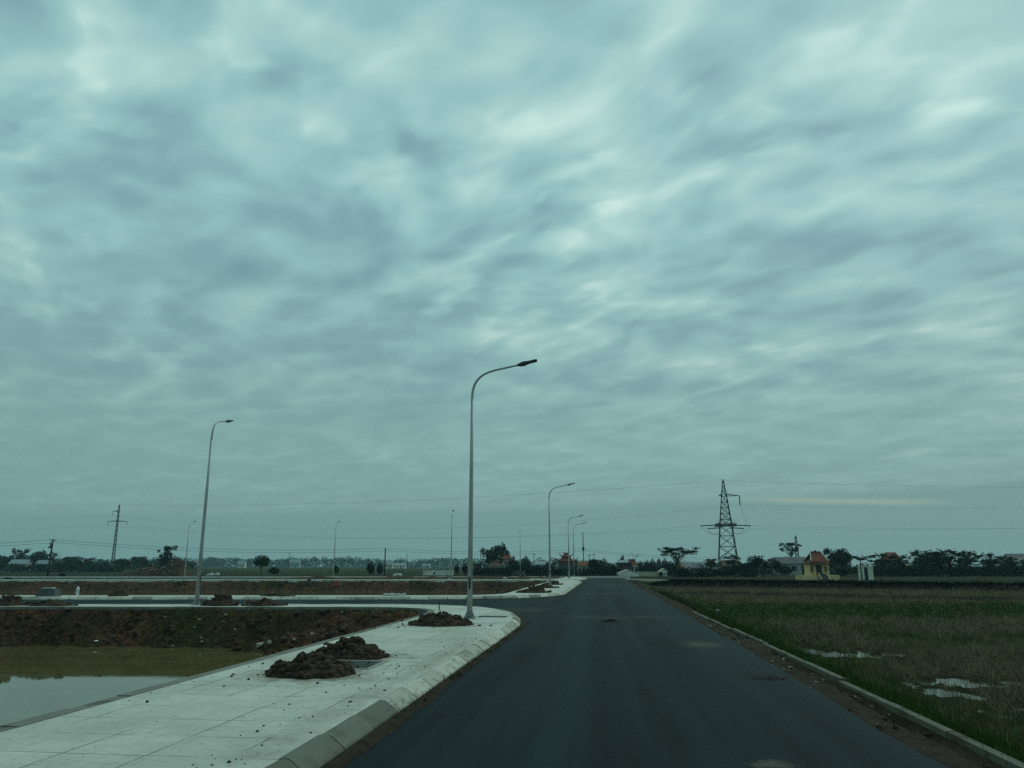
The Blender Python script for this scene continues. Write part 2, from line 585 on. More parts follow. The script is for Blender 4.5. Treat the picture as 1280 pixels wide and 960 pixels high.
    M['wire'] = simple('aluminium_wire', lin(90, 96, 96), 0.1, 1, 0.6, 0.3)
    M['insulator'] = simple('insulator', lin(50, 44, 42), 0.2, 5, 0.4, 0.4)
    M['wood'] = simple('weathered_pole', lin(62, 56, 50), 0.3, 4, 0.9, 0.2, bs=0.4)
    M['bark'] = simple('bark', lin(78, 68, 58), 0.4, 5, 0.95, 0.1, bs=0.6, bd=0.03)

    # leaves: per-clump tone attribute
    def leaf(name, dark, lite, dry=None):
        m, g, b = mat(name, 0.95, 0.04)
        at = g.add('ShaderNodeAttribute', attribute_name='tone')
        oi = g.add('ShaderNodeObjectInfo')
        c = g.mix(at.outputs['Fac'], dark, lite)
        c = g.mix(g.math('MULTIPLY', oi.outputs['Random'], 0.35), c, tuple(x * 0.6 for x in dark))
        if dry:
            c = g.mix(g.step(at.outputs['Fac'], 0.62, 0.75), c, dry)
        g.put(b.inputs['Base Color'], c)
        M[name] = m
    leaf('leaf_deep', lin(3, 18, 12), lin(40, 66, 36))
    leaf('leaf_mid', lin(12, 34, 20), lin(46, 74, 40))
    leaf('leaf_grey', lin(16, 34, 28), lin(50, 70, 52))
    leaf('leaf_cypress', lin(2, 14, 12), lin(18, 38, 28))
    leaf('leaf_autumn', lin(66, 50, 26), lin(128, 84, 40), lin(70, 80, 40))
    leaf('grass_green', lin(30, 56, 20), lin(84, 124, 46))
    leaf('stubble', lin(52, 46, 34), lin(176, 158, 118))
    leaf('weed', lin(34, 46, 24), lin(80, 88, 46), lin(110, 96, 66))
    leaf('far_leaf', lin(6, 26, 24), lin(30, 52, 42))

    # buildings
    M['cream'] = simple('cream_plaster', lin(184, 178, 150), 0.12, 1.5, 0.9, 0.2, dirt=lin(150, 142, 112))
    M['yellow'] = simple('yellow_plaster', lin(216, 190, 140), 0.12, 1.5, 0.9, 0.2, dirt=lin(168, 150, 104))
    M['white'] = simple('white_plaster', lin(222, 220, 204), 0.10, 1.5, 0.9, 0.2, dirt=lin(160, 158, 146))
    M['pale'] = simple('grey_plaster', lin(166, 168, 164), 0.15, 1.2, 0.9, 0.2, dirt=lin(120, 122, 118))
    M['bluegrey'] = simple('blue_plaster', lin(72, 88, 94), 0.15, 1.2, 0.9, 0.2, dirt=lin(96, 116, 124))
    M['darkwall'] = simple('dark_brick', lin(88, 78, 74), 0.25, 3, 0.92, 0.2, dirt=lin(60, 54, 50))
    M['redwall'] = simple('red_brick', lin(112, 72, 62), 0.25, 3, 0.92, 0.2, dirt=lin(80, 54, 48))
    M['mauve'] = simple('mauve_plaster', lin(104, 96, 106), 0.2, 2, 0.92, 0.2, dirt=lin(74, 68, 74))
    M['dark'] = simple('dark_opening', lin(24, 24, 26), 0.2, 3, 0.5, 0.4)
    M['window'] = simple('window_glass', lin(40, 46, 50), 0.2, 3, 0.12, 0.5)

    def tiles(name, a, bcol):
        m, g, b = mat(name, 0.8, 0.25)
        co = objco(g)
        wv = g.add('ShaderNodeTexWave', wave_type='BANDS', bands_direction='X')
        g.l.new(co, wv.inputs[0]); wv.inputs['Scale'].default_value = 1.6; wv.inputs['Distortion'].default_value = 0.4
        c = g.mix(g.noise(co, 2.2, 5, 0.6), a, bcol)
        c = g.mix(g.math('MULTIPLY', g.step(g.noise(co, 0.9, 5, 0.6), 0.5, 0.7), 0.5), c, tuple(x * 0.45 for x in a))
        g.put(b.inputs['Base Color'], c)
        bump(g, b, wv.outputs[0], 0.7, 0.05)
        M[name] = m
    tiles('tile_red', lin(124, 66, 54), lin(154, 84, 68))
    tiles('tile_old', lin(96, 70, 60), lin(122, 90, 76))
    tiles('tile_orange', lin(128, 82, 58), lin(150, 100, 72))
    tiles('tile_grey', lin(82, 80, 82), lin(112, 108, 108))
    M['tin'] = simple('tin_roof', lin(138, 148, 150), 0.2, 1.2, 0.6, 0.3)
    M['plastic_white'] = simple('white_plastic', lin(232, 232, 226), 0.06, 6, 0.5, 0.4)
    M['plastic_orange'] = simple('orange_plastic', lin(140, 62, 44), 0.25, 4, 0.6, 0.3, dirt=lin(120, 60, 42))
    M['rubble'] = simple('rubble', lin(150, 142, 130), 0.4, 2.5, 0.95, 0.15, bs=0.6)
    M['stone'] = simple('pale_stone', lin(190, 188, 178), 0.25, 6, 0.9, 0.2, bs=0.4)
    M['block'] = simple('grey_block', lin(86, 88, 88), 0.25, 3, 0.9, 0.2, bs=0.4)
    M['path'] = simple('path_concrete', lin(176, 172, 158), 0.2, 0.5, 0.9, 0.2, dirt=lin(130, 120, 100))


make_materials()

# ------------------------------------------------------------------ the lie of the land
def L1(x): return 32.0 + 0.10 * (x + 8.5)        # pond edge of the side road's near pavement
def L2(x): return 33.95 + 0.113 * (x + 9.7)         # its near kerb
def L3(x): return 42.9 + 0.118 * (x + 6)         # its far kerb
def L4(x): return 45.1 + 0.12 * (x + 6)          # back edge of the far pavement
def L5(x): return 93.0 + 0.13 * (x + 5.4)        # second basin's far edge
def L6(x): return L5(x) + 3.2
def L7(x): return 119.0 + 0.125 * x
def L8(x): return L7(x) + 3.0


ZW = -1.2       # pond level
ZW2 = -1.0      # second basin
ZF = -0.35      # rice field level
PUDDLES = [(5.0, 22.0, 0.95, 1.0), (5.9, 21.2, 1.0, 0.9), (6.7, 20.9, 0.6, 0.7), (6.55, 16.3, 0.65, 0.6), (7.55, 16.5, 0.55, 0.5), (5.75, 13.0, 0.36, 0.45), (6.5, 13.2, 0.4, 0.5), (5.9, 15.2, 0.4, 0.5)]


def bund_line(X, Y):
    """signed distance across the dark field bund beyond the stubble"""
    a = Vector(AT(850, 88)); b = Vector(AT(1280, 70))
    d = (b - a).normalized()
    return -(X - a.x) * d.y + (Y - a.y) * d.x


def puddle_field(X, Y):
    r = np.full(np.shape(X), 9.0)
    for cx, cy, rx, ry in PUDDLES:
        r = np.minimum(r, np.sqrt(((X - cx) / rx) ** 2 + ((Y - cy) / ry) ** 2))
    return r + (fbm(X * 3.4, Y * 2.0, 41, 5) - 0.5) * 3.8


def height(X, Y):
    X = np.asarray(X, float); Y = np.asarray(Y, float)
    rough = fbm(X * 0.5, Y * 0.5, 1, 5) - 0.5
    fine = fbm(X * 1.9, Y * 1.9, 5, 4) - 0.5
    z = np.full(X.shape, -0.10) + 0.10 * rough
    # ---- rice field on the other side of the road
    fr = -0.09 + (ZF + 0.09) * sst(3.9, 5.0, X)
    fr = fr + np.where(X > 3.9, 0.13 * fine + 0.05 * rough + 0.05 * (vnoise(X * 5.1, Y * 5.1, 207) - 0.5), 0.03 * fine)
    fr = np.where((X < 3.80) & (Y < 69), -0.27, fr)
    pf = puddle_field(X, Y)
    fr = fr - 0.120 * sst(1.05, 0.45, pf) * (X > 3.9)
    bl = bund_line(X, Y)
    fr = fr + 0.50 * np.exp(-((bl - 0.0) / 2.6) ** 2) * sst(4, 8, X) + 0.2 * np.exp(-((bl + 24.0) / 1.2) ** 2) * sst(4, 8, X)
    z = np.where(X > 3.0, np.where(Y < 135, fr, z + (fr - z) * sst(170, 135, Y)), z)
    # ---- under the road and pavements
    z = np.where((X <= 3.0) & (X > -6.2) & (Y < 122), -0.15, z)
    left = X <= -6.2
    # ---- first basin
    run = (L1(X) - 0.22 - Y)
    run = run + 1.1 * (fbm(X * 0.35, Y * 0.2, 21, 3) - 0.5) * sst(0.0, 0.9, run)
    zb1 = 0.09 - 1.35 * sst(-0.3, 2.5, run) - 0.6 * sst(2.0, 5.0, run)
    e = ((X + 11.4) * 4.95 + (Y - 26.3) * 5.2) / 7.18 + 1.1 * (fbm(X * 0.5, Y * 0.5, 31, 4) - 0.5)
    zc = -1.28 + 0.27 * e
    zb = np.maximum(zb1, np.clip(zc, -2.0, 0.03))
    zb = np.maximum(zb, 0.0 - 1.9 * sst(-90, -84, X))
    zb = np.maximum(zb, 0.0 - 1.9 * sst(-34, -28, Y))
    lump = np.abs(vnoise(X * 1.3 + 0.6 * Y, Y * 1.6, 201) - 0.5) + 0.6 * np.abs(vnoise(X * 2.3, Y * 2.6 - X, 203) - 0.5) - 0.3
    amp = 0.36 * rough + 0.72 * fine + 0.62 * lump
    zb = zb + amp * sst(0.05, 0.6, run) * sst(-1.9, -1.0, zb)
    in1 = left & (Y < L1(X))
    z = np.where(in1, np.minimum(zb, 0.10), z)
    z = np.where(left & (Y >= L1(X)) & (Y <= L4(X)), -0.15, z)
    # ---- second basin
    r2 = np.minimum(L5(X) - Y, Y - L4(X))
    r2 = np.minimum(np.minimum(r2, -6.2 - X), X + 160)
    r2 = r2 + 1.4 * (fbm(X * 0.22, Y * 0.22, 27, 4) - 0.5) * sst(0, 1.5, r2)
    z2 = 0.06 - 1.12 * sst(-0.3, 3.4, r2) - 0.7 * sst(3.2, 7.0, r2)
    z2 = z2 + (0.6 * rough + 0.8 * fine + 0.8 * lump) * sst(0.2, 1.2, r2) * sst(-1.5, -0.9, z2)
    z = np.where(left & (Y > L4(X)) & (Y < L5(X)), np.minimum(z2, 0.1), z)
    # ---- rough spoil between the pavements of the second road
    sp = left & (Y >= L5(X)) & (Y <= L8(X))
    spoil = -0.15 + np.where((X > -46) & (Y > L6(X) + 0.4) & (Y < L7(X) - 0.4), 0.14 + 0.75 * np.clip(fbm(X * 0.3, Y * 0.3, 52, 4) - 0.38, 0, 1), 0)
    z = np.where(sp, spoil, z)
    return z


def cover(X, Y):
    """earth colours: grass, wet mud, red earth, straw"""
    n = fbm(X * 0.16, Y * 0.16, 61, 4); n2 = fbm(X * 0.7, Y * 0.7, 71, 4); n3 = fbm(X * 0.05, Y * 0.05, 75, 3)
    g = np.zeros(X.shape); mud = np.zeros(X.shape); red = np.zeros(X.shape); st = np.zeros(X.shape)
    right = (X > 3.0) & (Y < 135)
    yy = Y - 0.10 * X + 3.0 * (n - 0.5)
    gband = sst(32, 36.5, yy) * sst(47, 43.5, yy) * (0.6 + 0.9 * n)
    gband = np.maximum(gband, 0.6 * sst(61, 64, yy) * sst(70, 67, yy) * n)
    edge = sst(7.0, 4.3, X + 1.8 * (n2 - 0.5)) * sst(3.5, 3.9, X)
    gg = np.clip(np.maximum(gband, edge * 0.8) + 0.25 * sst(0.55, 0.7, n2) + 0.75 * sst(0.50, 0.66, fbm(X * 0.22 + 3, Y * 0.16, 95, 4)) * sst(34, 28, Y), 0, 1)
    pf = puddle_field(X, Y)
    wet = np.clip(sst(2.2, 0.9, pf) * 0.8 + 0.35 * sst(0.5, 0.7, n2), 0, 1)
    bl = bund_line(X, Y)
    dark = np.clip(sst(-7.0, -4.0, bl) * sst(4.5, 2.0, bl) + 0.8 * sst(-27.0, -25.5, bl) * sst(-22, -23.5, bl), 0, 1)
    back = sst(4, 7, bl)
    g = np.where(right, gg * (1 - dark) * (1 - back) + back * (0.25 + 0.5 * n), g)
    mud = np.where(right, np.clip(wet * (1 - gg) + dark + back * 0.85, 0, 1), mud)
    st = np.where(right, 0.9 * (1 - gg) * (1 - dark) * (1 - 0.7 * back), st)
    red = np.where((X > 3.0) & (X < 3.9) & (Y < 110), 0.8, red)
    left = X <= -6.2
    band = left & (Y < L8(X))
    red = np.where(band, np.clip(0.55 + 1.3 * (n2 - 0.35), 0, 1), red)
    g = np.where(band, np.clip(2.6 * (fbm(X * 0.33, Y * 0.4, 81, 4) - 0.52), 0, 1), g)
    mud = np.where(band, np.clip(1.9 * (fbm(X * 0.45, Y * 0.45, 91, 4) - 0.47), 0, 0.8), mud)
    far = (~right) & (~band) & ((X > 3) | (X < -6.2) | (Y > 118))
    g = np.where(far, 0.25 + 0.4 * sst(0.4, 0.6, n3), g)
    mud = np.where(far, 0.55 + 0.3 * sst(0.4, 0.7, n), mud)
    st = np.where(far, 0.5 * sst(0.55, 0.4, n3), st)
    return np.stack([g, mud, red, st], -1)


def axis(*segs):
    out = []
    for a, b, step in segs:
        n = max(1, int(round((b - a) / step)))
        out += list(np.linspace(a, b, n, endpoint=False))
    return out


def geo(a, b, k=1.35, s0=4.0):
    out = [a]; s = s0
    while abs(out[-1]) < abs(b):
        out.append(out[-1] + (s if b > a else -s)); s *= k
    out[-1] = b
    return out


def land():
    xs = geo(-100, -1900)[::-1][:-1] + axis((-100, -45, 1.0), (-45, -6.2, 0.2), (-6.2, 3.0, 1.53), (3.0, 22, 0.16), (22, 62, 0.6)) + geo(62, 1900)
    ys = geo(-60, -1900, 1.6, 20)[::-1][:-1] + axis((-60, 2, 4.0), (2, 50, 0.2), (50, 132, 0.55)) + geo(132, 1900)
    xs = np.array(xs); ys = np.array(ys)
    X, Y = np.meshgrid(xs, ys)
    Z = height(X, Y); CV = cover(X, Y)
    xm = (xs[:-1] + xs[1:]) / 2; ym = (ys[:-1] + ys[1:]) / 2
    XM, YM = np.meshgrid(xm, ym)
    nx = len(xs)
    reg = np.zeros(XM.shape, int)
    reg[(XM > 3.0) & (YM < 132) & (YM > -60) & (XM < 200)] = 1
    reg[(XM < -6.2) & (YM < L8(XM)) & (XM > -160) & (YM > -60)] = 2
    for rid, name in ((0, 'ground'), (1, 'field'), (2, 'earth_bank')):
        iy, ix = np.nonzero(reg == rid)
        q = np.stack([iy * nx + ix, iy * nx + ix + 1, (iy + 1) * nx + ix + 1, (iy + 1) * nx + ix], -1)
        u, inv = np.unique(q, return_inverse=True)
        inv = inv.reshape(q.shape)
        co = np.stack([X.ravel()[u], Y.ravel()[u], Z.ravel()[u]], -1)
        me = bpy.data.meshes.new(name)
        me.vertices.add(len(u)); me.vertices.foreach_set('co', co.ravel())
        me.loops.add(inv.size); me.loops.foreach_set('vertex_index', inv.ravel().astype(np.int32))
        me.polygons.add(len(q)); me.polygons.foreach_set('loop_start', np.arange(0, inv.size, 4, dtype=np.int32))
        me.polygons.foreach_set('use_smooth', np.ones(len(q), bool))
        me.update(calc_edges=True)
        a = me.attributes.new('cover', 'FLOAT_COLOR', 'POINT')
        a.data.foreach_set('color', CV.reshape(-1, 4)[u].astype(np.float32).ravel())
        me.materials.append(M['earth'])
        o = bpy.data.objects.new(name, me); C.objects.link(o)
        structure(o)


land()


def bez(p0, p1, p2, n=14):
    return [((1 - t) ** 2 * p0[0] + 2 * t * (1 - t) * p1[0] + t * t * p2[0], (1 - t) ** 2 * p0[1] + 2 * t * (1 - t) * p1[1] + t * t * p2[1])
            for t in [i / n for i in range(n + 1)]]


KX = -2.88
K1 = [(KX, -12)] + bez((KX, 22.5), (KX, 34.5), (-9.6, L2(-9.6))) + [(-95, L2(-95))]
I1 = [(-6.15, -12)] + bez((-6.15, 27.0), (-6.15, 32.3), (-9.8, L1(-9.8)), 8) + [(-95, L1(-95))]
K2 = [(-95, L3(-95))] + bez((-9.5, L3(-9.5)), (KX - 0.3, L3(-3)), (KX, 51.0)) + bez((KX, 86.5), (KX, 96.5), (-10, L6(-10))) + [(-160, L6(-160))]
I2 = [(-95, L4(-95))] + bez((-9.5, L4(-9.5)), (-6.1, L4(-6)), (-6.1, 48.8), 8) + bez((-6.1, 89.0), (-6.1, 92.9), (-9.5, L5(-9.5)), 8) + [(-160, L5(-160))]
K3 = bez((-9.5, L7(-9.5) - 19.5), (KX - 0.2, 98.5), (KX, 103), 8) + bez((KX, 111), (KX, 117.2), (-9, L7(-9) - 2.6), 8)
I3 = [(-9.5, L7(-9.5) - 17.0), (-6.2, 102.5), (-6.2, 112.5), (-9, L7(-9) - 4.6)]


def slab(name, outer, holes, z, mats, skirt=0.5):
    rings = [outer] + holes
    loops = [[Vector((p[0], p[1], z)) for p in r] for r in rings]
    flat = [p for r in loops for p in r]
    mb = MB()
    mb.v = [tuple(p) for p in flat]
    for t in tessellate_polygon(loops):
        a, b, c = (flat[i] for i in t)
        nrm = (b - a).cross(c - a).z
        mb.f.append(tuple(t) if nrm > 0 else (t[0], t[2], t[1])); mb.m.append(0)
    base = 0
    for r in rings:
        n = len(r)
        b0 = len(mb.v)
        mb.v += [(p[0], p[1], z - skirt) for p in r]
        for i in range(n):
            j = (i + 1) % n
            mb.f.append((base + i, base + j, b0 + j, b0 + i)); mb.m.append(0)
        base += n
    me = mb.mesh(name, mats)
    bm = bmesh.new(); bm.from_mesh(me); bmesh.ops.recalc_face_normals(bm, faces=bm.faces); bm.to_mesh(me); bm.free()
    o = bpy.data.objects.new(name, me); C.objects.link(o)
    return o


PIT = [(-4.98, 12.85), (-3.86, 12.85), (-3.86, 14.05), (-4.98, 14.05)]
structure(slab('pavement', K1 + I1[::-1], [PIT[::-1]], 0.15, M['paving'], 0.32))
structure(slab('pavement', K2 + I2[::-1], [], 0.15, M['paving'], 0.32))
structure(slab('pavement', K3 + I3[::-1], [], 0.15, M['paving'], 0.32))
structure(slab('pavement', [(-175, L7(-175)), (3.6, L7(3.6)), (3.6, L8(3.6)), (-175, L8(-175))], [], 0.15, M['paving'], 0.4))


def resample(path, step):
    pts = [Vector((p[0], p[1], 0)) for p in path]
    out = [pts[0]]; acc = 0.0
    for a, b in zip(pts, pts[1:]):
        l = (b - a).length
        if l < 1e-6: continue
        t = step - acc
        while t <= l:
            out.append(a + (b - a) * (t / l)); t += step
        acc = (l - (t - step))
    return out


def kerb(path, step=1.0, seed=1):
    rnd = random.Random(seed)
    prof = [(-0.002, -0.12), (0.0, 0.153), (0.055, 0.163), (0.10, 0.156), (0.135, 0.135), (0.250, 0.05), (0.272, 0.0), (0.28, -0.12)]
    pts = resample(path, step)
    mb = MB(); tone = []
    for a, b in zip(pts, pts[1:]):
        d = (b - a); l = d.length; d.normalize()
        nrm = Vector((d.y, -d.x, 0))
        g = 0.012
        dz0, dz1 = rnd.uniform(-0.010, 0.010), rnd.uniform(-0.010, 0.010)
        do = rnd.uniform(-0.016, 0.016)
        t = min(1, max(0.0, rnd.gauss(0.74, 0.2)))
        if rnd.random() < 0.12: t *= 0.4
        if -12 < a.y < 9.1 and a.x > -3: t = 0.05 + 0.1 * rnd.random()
        b0 = len(mb.v)
        n = len(prof)
        for k, (s, dzz) in enumerate(((g, dz0), (l - g, dz1))):
            for (o, z) in prof:
                p = a + d * s + nrm * (o + do * (z > 0))
                mb.v.append((p.x, p.y, z + dzz)); tone.append(t)
        for i in range(n - 1):
            mb.f.append((b0 + i, b0 + n + i, b0 + n + i + 1, b0 + i + 1)); mb.m.append(0)
        mb.f.append(tuple(b0 + i for i in range(n))); mb.m.append(0)
        mb.f.append(tuple(b0 + n + i for i in range(n - 1, -1, -1))); mb.m.append(0)
    o = mb.build('kerb', M['kerb'])
    at = o.data.attributes.new('tone', 'FLOAT', 'POINT')
    at.data.foreach_set('value', np.array(tone, np.float32))
    bm = bmesh.new(); bm.from_mesh(o.data); bmesh.ops.recalc_face_normals(bm, faces=bm.faces); bm.to_mesh(o.data); bm.free()
    structure(o)


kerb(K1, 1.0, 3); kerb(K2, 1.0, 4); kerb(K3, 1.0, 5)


def strip_along(name, path, o0, o1, z0, z1, m, jag=0.0, step=0.4, seed=0, bumps=0.0, nlat=1):
    """flat or bumpy ribbon following a path, offsets measured to the right of travel"""
    pts = resample(path, step)
    mb = MB(); rnd = random.Random(seed)
    rows = []
    for i, p in enumerate(pts):
        d = (pts[min(i + 1, len(pts) - 1)] - pts[max(i - 1, 0)]).normalized()
        nrm = Vector((d.y, -d.x, 0))
        j = jag * (vnoise(i * step * 0.9, 3.3, seed) - 0.5) * 2 + jag * 0.5 * (vnoise(i * step * 3.1, 9.3, seed) - 0.5) * 2
        row = []
        for k in range(nlat + 1):
            f = k / nlat
            q = p + nrm * (o0 + (o1 + j - o0) * f)
            z = z0 + (z1 - z0) * f
            if 0 < k < nlat: z += bumps * float(fbm(q.x * 4, q.y * 4, seed, 3) - 0.25)
            row.append(len(mb.v)); mb.v.append((q.x, q.y, z))
        rows.append(row)
    for a, b in zip(rows, rows[1:]):
        for k in range(nlat):
            mb.f.append((a[k], a[k + 1], b[k + 1], b[k])); mb.m.append(0)
    return mb.build(name, m, None, True)


# pond-side edging and the dirt left along the kerbs
ed = MB()
pts = resample(I1, 1.0)
for i, (a, b) in enumerate(zip(pts, pts[1:])):
    d = (b - a).normalized(); nrm = Vector((-d.y, d.x, 0))
    c0 = (a + b) / 2 + nrm * 0.115
    ed.box((c0.x, c0.y, -0.075 + R.uniform(-0.008, 0.008)), (0.22, (b - a).length - 0.006, 0.45), math.atan2(d.y, d.x) - pi / 2)
structure(ed.build('pavement_edging', M['edging']))
structure(strip_along('gutter_dirt', [p for p in K1 if p[1] < 60 and p[0] > -30], 0.27, 0.42, 0.025, 0.003, M['verge'], 0.07, 0.12, 5, 0.07, 4))
structure(strip_along('gutter_dirt', [p for p in K2 if p[0] > -30], 0.27, 0.40, 0.02, 0.003, M['verge'], 0.06, 0.3, 6, 0.05, 3))

# asphalt: main road with a ragged right edge, side road and second road
ys = np.arange(-12, 118.01, 0.35)
edge = [(3.03 + 0.05 * (float(vnoise(y * 0.5, 1.1, 9)) - 0.5) * 2 + 0.03 * (float(vnoise(y * 2.3, 5.1, 9)) - 0.5) * 2 - 0.28 * float(sst(40, 66, np.array(y))), float(y)) for y in ys]
mb = MB()
LX = -2.95
for i, (x, y) in enumerate(edge):
    mb.v += [(LX, y, 0.0), (0.1, y, 0.006), (x, y, 0.0), (x + 0.02, y, -0.07)]
    if i:
        a, b = 4 * (i - 1), 4 * i
        for k in range(3):
            mb.f.append((a + k, a + k + 1, b + k + 1, b + k)); mb.m.append(0)
sidep = [(LX, 22.0)] + [(p[0] - 0.06, p[1]) for p in K1[1:-1]] + [(-95, L2(-95) - 0.05), (-95, L3(-95) + 0.05)] + [(p[0] - 0.05, p[1] + 0.04) for p in K2[1:16] if p[0] < LX] + [(LX, 52)]
b0 = len(mb.v)
loop = [Vector((p[0], p[1], 0)) for p in sidep]
mb.v += [tuple(p) for p in loop]
for t in tessellate_polygon([loop]):
    a, b, c = (loop[i] for i in t)
    q = tuple(b0 + i for i in (t if (b - a).cross(c - a).z > 0 else (t[0], t[2], t[1])))
    mb.f.append(q); mb.m.append(0)
loop = [(LX, 86), (LX, 119), (-9, L7(-9) - 0.05), (-9, L7(-9) - 2.7), (-6.3, 112.4), (-6.3, 102.6), (-9.4, L7(-9.4) - 17), (-46, L7(-46) - 17.5), (-46, L7(-46) - 1.5), (-170, L7(-170) - 1), (-170, L6(-170)), (-10, L6(-10) - 0.05)]
b0 = len(mb.v)
loop = [Vector((p[0], p[1], -0.004)) for p in loop]
mb.v += [tuple(p) for p in loop]
for t in tessellate_polygon([loop]):
    a, b, c = (loop[i] for i in t)
    q = tuple(b0 + i for i in (t if (b - a).cross(c - a).z > 0 else (t[0], t[2], t[1])))
    mb.f.append(q); mb.m.append(0)
structure(mb.build('road', M['asphalt']))

# right verge: clods of dirt beside the asphalt, then a broken concrete edging
mb = MB(); yv = np.arange(-6, 70, 0.16); xv = np.linspace(2.98, 3.735, 9)
XV, YV = np.meshgrid(xv, yv)
XV = XV - 0.28 * sst(40, 66, YV)
ZV = -0.075 + 0.16 * (fbm(XV * 3, YV * 2.2, 33, 5) - 0.42) + 0.05 * (vnoise(XV * 9, YV * 9, 35) - 0.5)
ZV[:, 0] = -0.12; ZV[:, -1] = -0.055
ZV -= 0.10 * np.exp(-((XV - 3.62) / 0.10) ** 2) * sst(0.45, 0.62, vnoise(YV * 0.35, YV * 0 + 2.0, 77))
for j in range(len(yv)):
    for i in range(len(xv)):
        mb.v.append((float(XV[j, i]), float(YV[j, i]), float(ZV[j, i])))
n = len(xv)
for j in range(len(yv) - 1):
    for i in range(n - 1):
        mb.f.append((j * n + i, j * n + i + 1, (j + 1) * n + i + 1, (j + 1) * n + i)); mb.m.append(0)
structure(mb.build('verge', M['verge'], None, True))
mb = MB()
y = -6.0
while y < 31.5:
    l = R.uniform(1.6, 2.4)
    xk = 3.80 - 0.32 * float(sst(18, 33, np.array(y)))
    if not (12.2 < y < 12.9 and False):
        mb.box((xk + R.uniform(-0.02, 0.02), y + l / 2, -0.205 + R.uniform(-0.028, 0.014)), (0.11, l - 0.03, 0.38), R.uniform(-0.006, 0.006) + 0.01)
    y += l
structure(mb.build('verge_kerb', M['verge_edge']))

# pond and puddle water
def sheet(name, pts, m):
    return structure(MB().poly(pts).build(name, m))


sheet('pond_water', [(-95, -40, ZW), (-6.0, -40, ZW), (-6.0, 33, ZW), (-95, 33, ZW)], M['water'])
sheet('pond_water', [(-165, 20, ZW2), (-6.0, 46, ZW2), (-6.0, 94, ZW2), (-165, 94, ZW2)], M['water'])
for cx, cy, rx, ry in PUDDLES:
    zz = ZF - 0.05
    sheet('puddle_water', [(cx + 1.55 * rx * cos(a), cy + 1.55 * ry * sin(a), zz + 0.002 * PUDDLES.index((cx, cy, rx, ry))) for a in [2 * pi * k / 20 for k in range(20)]], M['puddle'])

# pale farm path in front of the trees and the trees' own bank
pa, pb, pc = AT(775, 112), AT(905, 101), AT(965, 99)
mb = MB()
for (x, y), wd in ((pa, 2.2), (pb, 1.6), (pc, 0.8)):
    zz = float(height(np.array(x), np.array(y)))
    mb.v += [(x - 0.1, y - wd / 2, zz + 0.12), (x + 0.1, y + wd / 2, zz + 0.14), (x - 0.1, y - wd / 2, zz - 0.2)]
mb.f += [(0, 3, 4, 1), (3, 6, 7, 4), (2, 5, 3, 0), (5, 8, 6, 3)]; mb.m += [0] * 4
structure(mb.build('path', M['path']))


# ------------------------------------------------------------------ grass, weeds and crumbs: uncountable
def blades(name, px, py, pz, hgt, wid, lean, m, per=5, spread=0.1, seed=0):
    r = np.random.RandomState(seed)
    n = len(px) * per
    X = np.repeat(px, per) + r.normal(0, 1, n) * np.repeat(spread if hasattr(spread, '__len__') else np.full(len(px), spread), per)
    Y = np.repeat(py, per) + r.normal(0, 1, n) * np.repeat(spread if hasattr(spread, '__len__') else np.full(len(px), spread), per)
    Z = np.repeat(pz, per)
    h = np.repeat(hgt, per) * r.uniform(0.5, 1.25, n)
    a = r.uniform(0, 2 * pi, n)
    w = np.repeat(wid, per) * r.uniform(0.6, 1.2, n)
    ll = r.normal(0, 1, n) * lean * h; la = r.uniform(0, 2 * pi, n)
    dx, dy = np.cos(a) * w / 2, np.sin(a) * w / 2
    co = np.empty((n, 3, 3))
    co[:, 0] = np.stack([X - dx, Y - dy, Z - 0.03], -1)
    co[:, 1] = np.stack([X + dx, Y + dy, Z - 0.03], -1)
    co[:, 2] = np.stack([X + ll * np.cos(la), Y + ll * np.sin(la), Z + h], -1)
    me = bpy.data.meshes.new(name)
    me.vertices.add(n * 3); me.vertices.foreach_set('co', co.ravel())
    me.loops.add(n * 3); me.loops.foreach_set('vertex_index', np.arange(n * 3, dtype=np.int32))
    me.polygons.add(n); me.polygons.foreach_set('loop_start', np.arange(0, n * 3, 3, dtype=np.int32))
    me.update(calc_edges=True)
    t = np.repeat(np.clip(np.repeat(r.uniform(0, 1, len(px)), per) * 0.6 + r.uniform(0, 0.4, n), 0, 1), 3)
    at = me.attributes.new('tone', 'FLOAT', 'POINT'); at.data.foreach_set('value', t.astype(np.float32))
    me.materials.append(m)
    o = bpy.data.objects.new(name, me); C.objects.link(o)
    o['kind'] = 'stuff'
    return o


def scatter(n, x0, x1, y0, y1, seed):
    r = np.random.RandomState(seed)
    return r.uniform(x0, x1, n), r.uniform(y0, y1, n)


# straw stubble in planted rows across the rice field
px, py = [], []
r = np.random.RandomState(3)
for y0, y1, n in ((5, 15, 5200), (15, 26, 9000), (26, 45, 12000), (45, 75, 14000)):
    yy = r.uniform(y0, y1, n); xx = 4.0 + r.uniform(0, 1, n) ** 0.9 * (yy * 0.56 + 1.5)
    px.append(xx); py.append(yy)
px = np.concatenate(px); py = np.concatenate(py)
px = np.round((px + 0.1 * py) / 0.22) * 0.22 - 0.1 * py + r.normal(0, 0.035, len(px))
cv = cover(px, py); pf = puddle_field(px, py)
keep = (px > 4.3) & ((pf > 0.95) | (r.uniform(0, 1, len(px)) < 0.3)) & (r.uniform(0, 1, len(px)) < (0.25 + 0.75 * cv[:, 3]) * (0.35 + 1.0 * fbm(px * 0.8, py * 0.8, 7, 3)))
px, py = px[keep], py[keep]
far = np.clip(py / 30, 0.6, 2.2)
